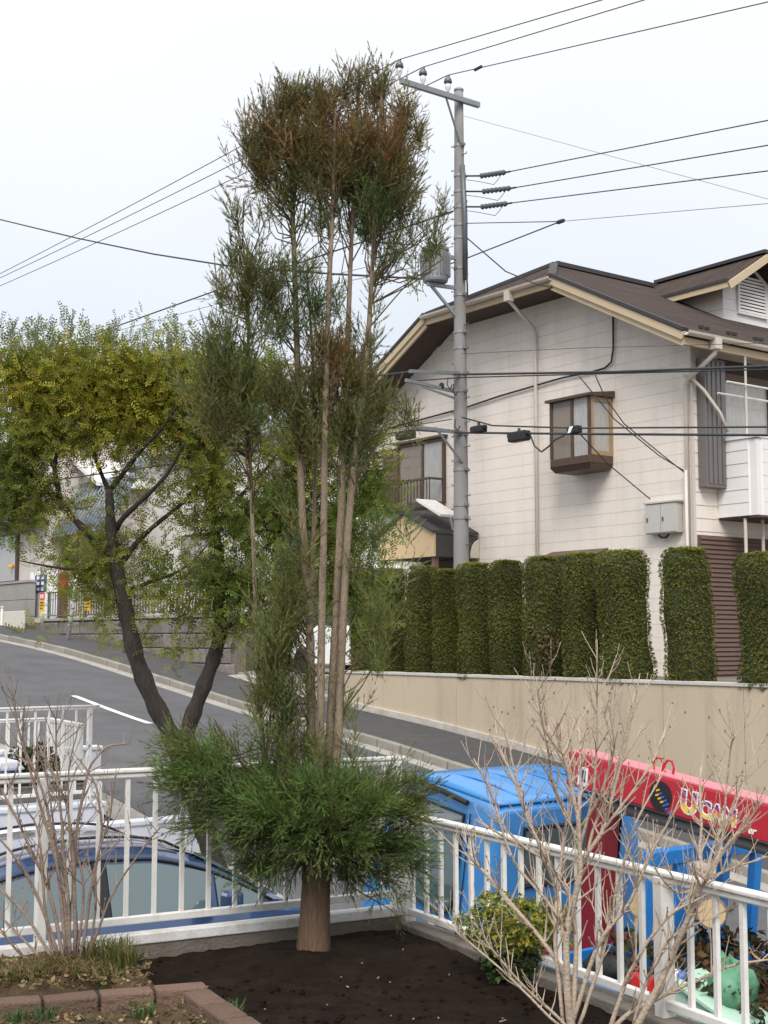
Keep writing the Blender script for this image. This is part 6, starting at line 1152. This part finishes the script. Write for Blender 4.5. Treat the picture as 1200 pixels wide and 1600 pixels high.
RS_ = [([(896, 1620), (886, 1560), (884, 1455), (908, 1370), (905, 1290), (888, 1200), (862, 1120)], .017), ([(892, 1600), (884, 1520), (817, 1430), (747, 1356), (724, 1331)], .012), ([(893, 1610), (900, 1480), (894, 1400), (850, 1340), (742, 1280)], .011), ([(905, 1330), (928, 1230), (934, 1120), (931, 1000)], .006), ([(908, 1350), (945, 1290), (978, 1160), (1000, 1052)], .008), ([(890, 1215), (855, 1135), (820, 1062)], .006), ([(912, 1350), (925, 1300), (960, 1215), (992, 1082)], .007), ([(855, 1345), (820, 1270), (800, 1190), (784, 1128)], .006), ([(905, 1280), (908, 1180), (902, 1110)], .006), ([(884, 1480), (866, 1380), (830, 1290), (795, 1200), (770, 1150)], .008),
      ([(890, 1290), (862, 1220), (850, 1140), (838, 1060)], .006), ([(878, 1440), (846, 1400), (800, 1350), (765, 1230), (740, 1185)], .007), ([(985, 1625), (1035, 1525), (1078, 1430), (1098, 1385), (1104, 1372)], .016), ([(1103, 1376), (1092, 1340), (1096, 1270), (1095, 1198)], .009), ([(1104, 1374), (1130, 1330), (1165, 1290), (1192, 1252)], .008), ([(1106, 1374), (1150, 1355), (1195, 1338)], .006), ([(1104, 1374), (1118, 1310), (1152, 1255), (1172, 1190)], .006), ([(1102, 1376), (1118, 1345), (1150, 1240), (1188, 1160), (1215, 1130)], .005), ([(1100, 1380), (1060, 1400), (1025, 1360), (1010, 1300)], .005), ([(1100, 1378), (1128, 1325), (1140, 1160), (1150, 1150)], .005),
      ([(940, 1620), (985, 1580), (1060, 1545), (1130, 1512), (1210, 1498)], .011), ([(950, 1620), (975, 1540), (1010, 1470), (1055, 1425), (1100, 1400)], .010), ([(888, 1560), (930, 1480), (985, 1410), (1020, 1330), (1062, 1250)], .010), ([(985, 1580), (1010, 1530), (1040, 1470), (1095, 1440), (1180, 1405)], .006), ([(900, 1580), (940, 1500), (960, 1400), (990, 1290), (1040, 1200)], .008), ([(893, 1610), (840, 1560), (780, 1500), (740, 1440)], .007), ([(893, 1615), (860, 1590), (800, 1530), (730, 1470), (690, 1440)], .006), ([(880, 1540), (866, 1470), (870, 1390), (880, 1310), (900, 1200), (880, 1090)], .008), ([(904, 1300), (940, 1240), (960, 1170), (950, 1090)], .006), ([(925, 1320), (970, 1260), (1015, 1200), (1040, 1140)], .006)]
bare_shrub('bare_shrub', 'leafless pale tan branching shrub in the right foreground before the fence', RB, RS_, RB.y, 'twig_bark', 8, .01, (.05, .19), 15, .22)
# azalea before the right fence
ab = toZ(838, 1532, 0); bush('azalea_bush', 'small yellow green azalea bush in front of the right fence', (toY(812, 1430, ab.y+.1).x, ab.y+.1, .22), (.27, .15, .14), 1900, [(.34, .34, .05), (.26, .30, .05), (.38, .32, .06), (.14, .19, .04)], .020, stems=7)
ab = toZ(800, 1528, 0); bush('low_groundcover', 'dark green leafy patch at the foot of the azalea', (ab.x, ab.y, .05), (.13, .09, .06), 170, [(.04, .065, .02), (.05, .085, .02)], .035, cat='plant', stems=3)

# ---------------------------------------------------------------- the multi-stemmed cedar
cb0 = toZ(490, 1488, .0); CY_ = cb0.y; cedar = thing('cedar_tree', 'tall multi stemmed cedar with tufted foliage on a stout trunk in dark soil', 'tree', FW, tuple(cb0))
def cp(px, py, dy=0.0): return toY(px, py, CY_+dy)
m = MB(); tpth = [(490, 1494), (490, 1478), (492, 1430), (494, 1380), (496, 1330), (498, 1280)]; m.tube([cp(*p) for p in tpth], [.092, .082, .073, .069, .072, .06], 16); part('trunk', m, 'cedar_bark', cedar, smooth=True)
STEMS = [([(492, 1300), (488, 1200), (484, 960), (472, 820), (467, 640), (461, 440), (456, 300), (452, 170)], .024, .05), ([(497, 1300), (500, 1190), (502, 1000), (506, 830), (509, 600), (515, 420), (520, 330), (524, 170)], .022, -.06), ([(502, 1300), (513, 1190), (522, 1010), (531, 830), (540, 660), (545, 480), (549, 380), (562, 100)], .022, .03), ([(506, 1300), (527, 1195), (534, 1010), (545, 800), (562, 660), (575, 540), (581, 430), (598, 120)], .023, -.02), ([(450, 1270), (415, 1215), (407, 1120), (400, 960), (391, 730), (386, 600), (390, 430)], .015, .12), ([(490, 1290), (482, 1180), (486, 980), (492, 760), (494, 640), (480, 430)], .015, .20), ([(505, 1290), (519, 1190), (527, 1000), (538, 770), (540, 600)], .017, .12)]
for pts, r_, dy in STEMS:
    P = []; R_ = []
    for i in range(len(pts)-1):
        for k in range(5): u = k/5; P.append(cp(pts[i][0]+(pts[i+1][0]-pts[i][0])*u, pts[i][1]+(pts[i+1][1]-pts[i][1])*u, dy)); R_.append(r_*(1-.62*((i+u)/(len(pts)-1))**1.3))
    P.append(cp(*pts[-1], dy)); R_.append(r_*.15)
    for _ in range(3): P = [P[0]]+[P[i]*.5+(P[i-1]+P[i+1])*.25 for i in range(1, len(P)-1)]+[P[-1]]
    m = MB(); m.tube(P, R_, 10); part('stem', m, 'cedar_stem', cedar, smooth=True)
BR = (.245, .145, .060); OB = (.180, .138, .056); OL = (.150, .148, .050); CG = (.098, .142, .046); LG = (.125, .195, .050)
TOPC = [(425, 205, 52, 52, BR, 1.2), (410, 260, 42, 40, OB, 1), (470, 200, 48, 60, BR, 1.2), (455, 150, 26, 36, OB, .8), (520, 215, 52, 70, BR, 1.3), (570, 200, 50, 70, BR, 1.3), (610, 225, 48, 75, BR, 1.2), (560, 120, 16, 30, OB, .8), (592, 120, 22, 30, OB, .8), (630, 150, 20, 26, BR, .6), (500, 150, 26, 30, OB, .7),
 (540, 280, 60, 55, OB, 1.3), (600, 310, 60, 50, CG, 1.3), (635, 270, 26, 50, OB, .8), (480, 270, 45, 45, OL, 1), (440, 290, 40, 34, OL, .6), (415, 325, 40, 26, OL, .45), (500, 335, 50, 34, CG, .7), (575, 350, 50, 36, CG, .9), (620, 385, 50, 32, OL, .55), (660, 340, 32, 34, OL, .4), (672, 395, 30, 24, OL, .45), (600, 420, 40, 26, CG, .35), (650, 435, 34, 16, OL, .25), (395, 345, 22, 14, OL, .3),
 (395, 430, 34, 36, OL, 1), (375, 465, 36, 30, OB, .9), (420, 470, 44, 44, OL, 1), (445, 420, 26, 34, CG, .9), (480, 420, 24, 24, OL, .6), (440, 510, 44, 34, CG, .8), (400, 510, 34, 24, OL, .6), (490, 480, 34, 40, CG, .7), (585, 480, 26, 24, OL, .3), (525, 480, 30, 30, CG, .4),
 (350, 560, 50, 36, CG, 1), (330, 610, 46, 46, OL, 1.1), (385, 600, 46, 50, OL, 1), (340, 660, 46, 36, OL, .9), (395, 670, 40, 36, CG, .8), (440, 620, 44, 60, OL, .9), (470, 660, 40, 50, OL, .8), (525, 560, 48, 48, BR, 1.1), (560, 600, 50, 56, OB, 1.2), (500, 620, 44, 60, OL, 1), (545, 670, 56, 46, OL, 1.1), (590, 640, 36, 40, OL, .8), (555, 715, 44, 34, CG, .8), (480, 700, 30, 30, OL, .5), (625, 655, 26, 14, OB, .3), (575, 545, 22, 40, OL, .6), (500, 540, 34, 34, OB, .8),
 (440, 800, 30, 30, OL, .2), (470, 860, 30, 40, OL, .3), (580, 840, 30, 40, CG, .35), (590, 900, 44, 22, OL, .6), (595, 960, 46, 20, OL, .6), (585, 1030, 44, 18, CG, .6), (590, 1000, 30, 40, CG, .3), (635, 830, 20, 24, CG, .3), (450, 940, 46, 44, OL, 1), (430, 1010, 50, 50, OL, 1.1), (455, 990, 34, 50, OL, .8), (430, 1070, 46, 50, CG, 1), (445, 1120, 36, 40, CG, .8), (400, 1100, 28, 40, OL, .6), (470, 1060, 26, 44, CG, .4), (540, 1110, 30, 30, CG, .4), (470, 1170, 40, 24, CG, .6), (430, 1150, 40, 30, CG, .6), (500, 1180, 30, 20, CG, .4, -.15), (410, 900, 30, 30, OL, .4), (440, 880, 24, 30, OL, .4)]
TOP2 = [(460, 230, 50, 60, OB, .4), (500, 190, 40, 50, BR, .4), (590, 260, 50, 50, OB, .5), (520, 270, 50, 40, OL, .5), (620, 300, 34, 50, OL, .6), (400, 225, 36, 44, OB, .5)]+[(x, y, 9, 26, OB, 2.2) for x, y in ((452, 128), (438, 150), (478, 140), (500, 142), (563, 104), (596, 116), (585, 135), (540, 128), (412, 172), (632, 158), (655, 190), (385, 196), (520, 140))]+[(x, y, 10, 22, OL, 1.6) for x, y in ((690, 320), (684, 380), (372, 330), (380, 398), (360, 405), (345, 455), (640, 650), (330, 540), (355, 520))]
SK = [(490, 1235, 60, 34, LG, .9, -.22), (500, 1285, 60, 36, LG, .9, -.26), (470, 1325, 50, 26, CG, .7, -.22), (545, 1320, 50, 28, CG, .8, -.22), (420, 1270, 50, 36, LG, .8, -.2), (575, 1260, 50, 36, LG, .8, -.2), (330, 1195, 70, 38, LG, 1.1), (290, 1170, 40, 30, OL, .9), (285, 1220, 40, 36, LG, .9), (350, 1250, 70, 44, CG, 1.2), (420, 1230, 60, 50, LG, 1.2), (480, 1250, 60, 50, LG, 1.3), (545, 1250, 60, 50, LG, 1.3), (600, 1250, 50, 46, CG, 1.1), (640, 1260, 40, 40, OL, .9), (400, 1300, 70, 44, CG, 1.3), (470, 1320, 60, 44, CG, 1.2), (560, 1320, 70, 44, CG, 1.3), (620, 1320, 50, 40, CG, 1.1), (390, 1350, 40, 30, CG, .9), (425, 1360, 44, 22, CG, .6), (545, 1365, 44, 22, CG, .6), (610, 1370, 36, 26, CG, .6), (625, 1430, 16, 24, CG, .35), (650, 1350, 24, 36, CG, .6), (560, 1180, 30, 20, OL, .4), (620, 1200, 24, 22, OL, .4), (360, 1165, 30, 20, OL, .6), (310, 1290, 30, 20, CG, .4), (450, 1190, 50, 22, OL, .7), (585, 1400, 16, 16, CG, .3)]
def dir_up(o, n): return o*.60+np.array([0, 0, .95])+RNG.normal(0, .30, (n, 3))
def dir_skirt(o, n): d = o*.9+RNG.normal(0, .3, (n, 3))+np.array([0, 0, .35]); d[:, 2] -= np.clip(-o[:, 2], 0, 1)*.75; return d
P1, D1, C1, K1 = clumps([(c[0], c[1]+(24 if c[1] < 250 else 10 if c[1] < 360 else 0), c[2], c[3], ((.155, .175, .052) if c[1] > 860 else c[4]), c[5])+tuple(c[6:]) for c in TOPC+TOP2], CY_, 28, None, dir_up, .1, 1.0, soft=.62, mixc=(.135, .155, .052)); P2, D2, C2, K2 = clumps(SK, CY_, 36, None, dir_skirt, .1, 1.0, soft=.66, mixc=(.12, .165, .045))
# skirt fans outwards from the head of the trunk
hc = np.array(cp(497, 1290)); out = P2-hc; out /= np.linalg.norm(out, axis=1, keepdims=True); D2 = D2+out*.8
P = np.concatenate([P1, P2]); D = np.concatenate([D1, D2]); C = np.concatenate([C1, C2]); Dn = D/np.linalg.norm(D, axis=1, keepdims=True)
S = .36+.55*RNG.uniform(0, 1, len(P))**2; S[len(P1):] = .36+.42*RNG.uniform(0, 1, len(P2))**1.6
scatter('foliage', CEDAR, P-Dn*(.14*S)[:, None], D, S, C, 'leaf', cedar, tuple(cb0), kind='stuff', vj=.22)
# twigs that tie every tuft back to a stem
def stem_pt(px_list, z):
    return None
SP = []
for pts, r_, dy in STEMS:
    for i in range(len(pts)-1):
        for k in range(12): u = k/12; SP.append(cp(pts[i][0]+(pts[i+1][0]-pts[i][0])*u, pts[i][1]+(pts[i+1][1]-pts[i][1])*u, dy))
SP += [cp(497, 1300), cp(495, 1320), cp(498, 1280), cp(496, 1270)]
SPa = np.array([tuple(p) for p in SP]); tw = MB(); idx = RNG.permutation(len(P))[:1300]
for i in idx:
    b_ = P[i]-Dn[i]*.14*S[i]; q_ = SPa.copy(); q_[:, 2] += .0; dist = np.linalg.norm((SPa-b_)*np.array([1, 1, .8])+np.array([0, 0, RNG.uniform(.02, .26)]), axis=1)+RNG.uniform(0, .10, len(SPa)); j = int(np.argmin(dist))
    if dist[j] > .62 or dist[j] < .06 or (i < len(P1) and RNG.uniform() < .35): continue
    s_ = Vector(SPa[j]); e_ = Vector(b_)
    mid = s_.lerp(e_, .55)+Vector((RNG.uniform(-.03, .03), RNG.uniform(-.03, .03), RNG.uniform(-.16, .02)*(e_-s_).length)); tw.tube([s_, mid, e_, e_+Vector(Dn[i])*.08], [.0042, .0032, .0024, .0016], 4, cap=False)
part('branchlets', tw, 'cedar_bark', cedar, kind='stuff', fix=False)
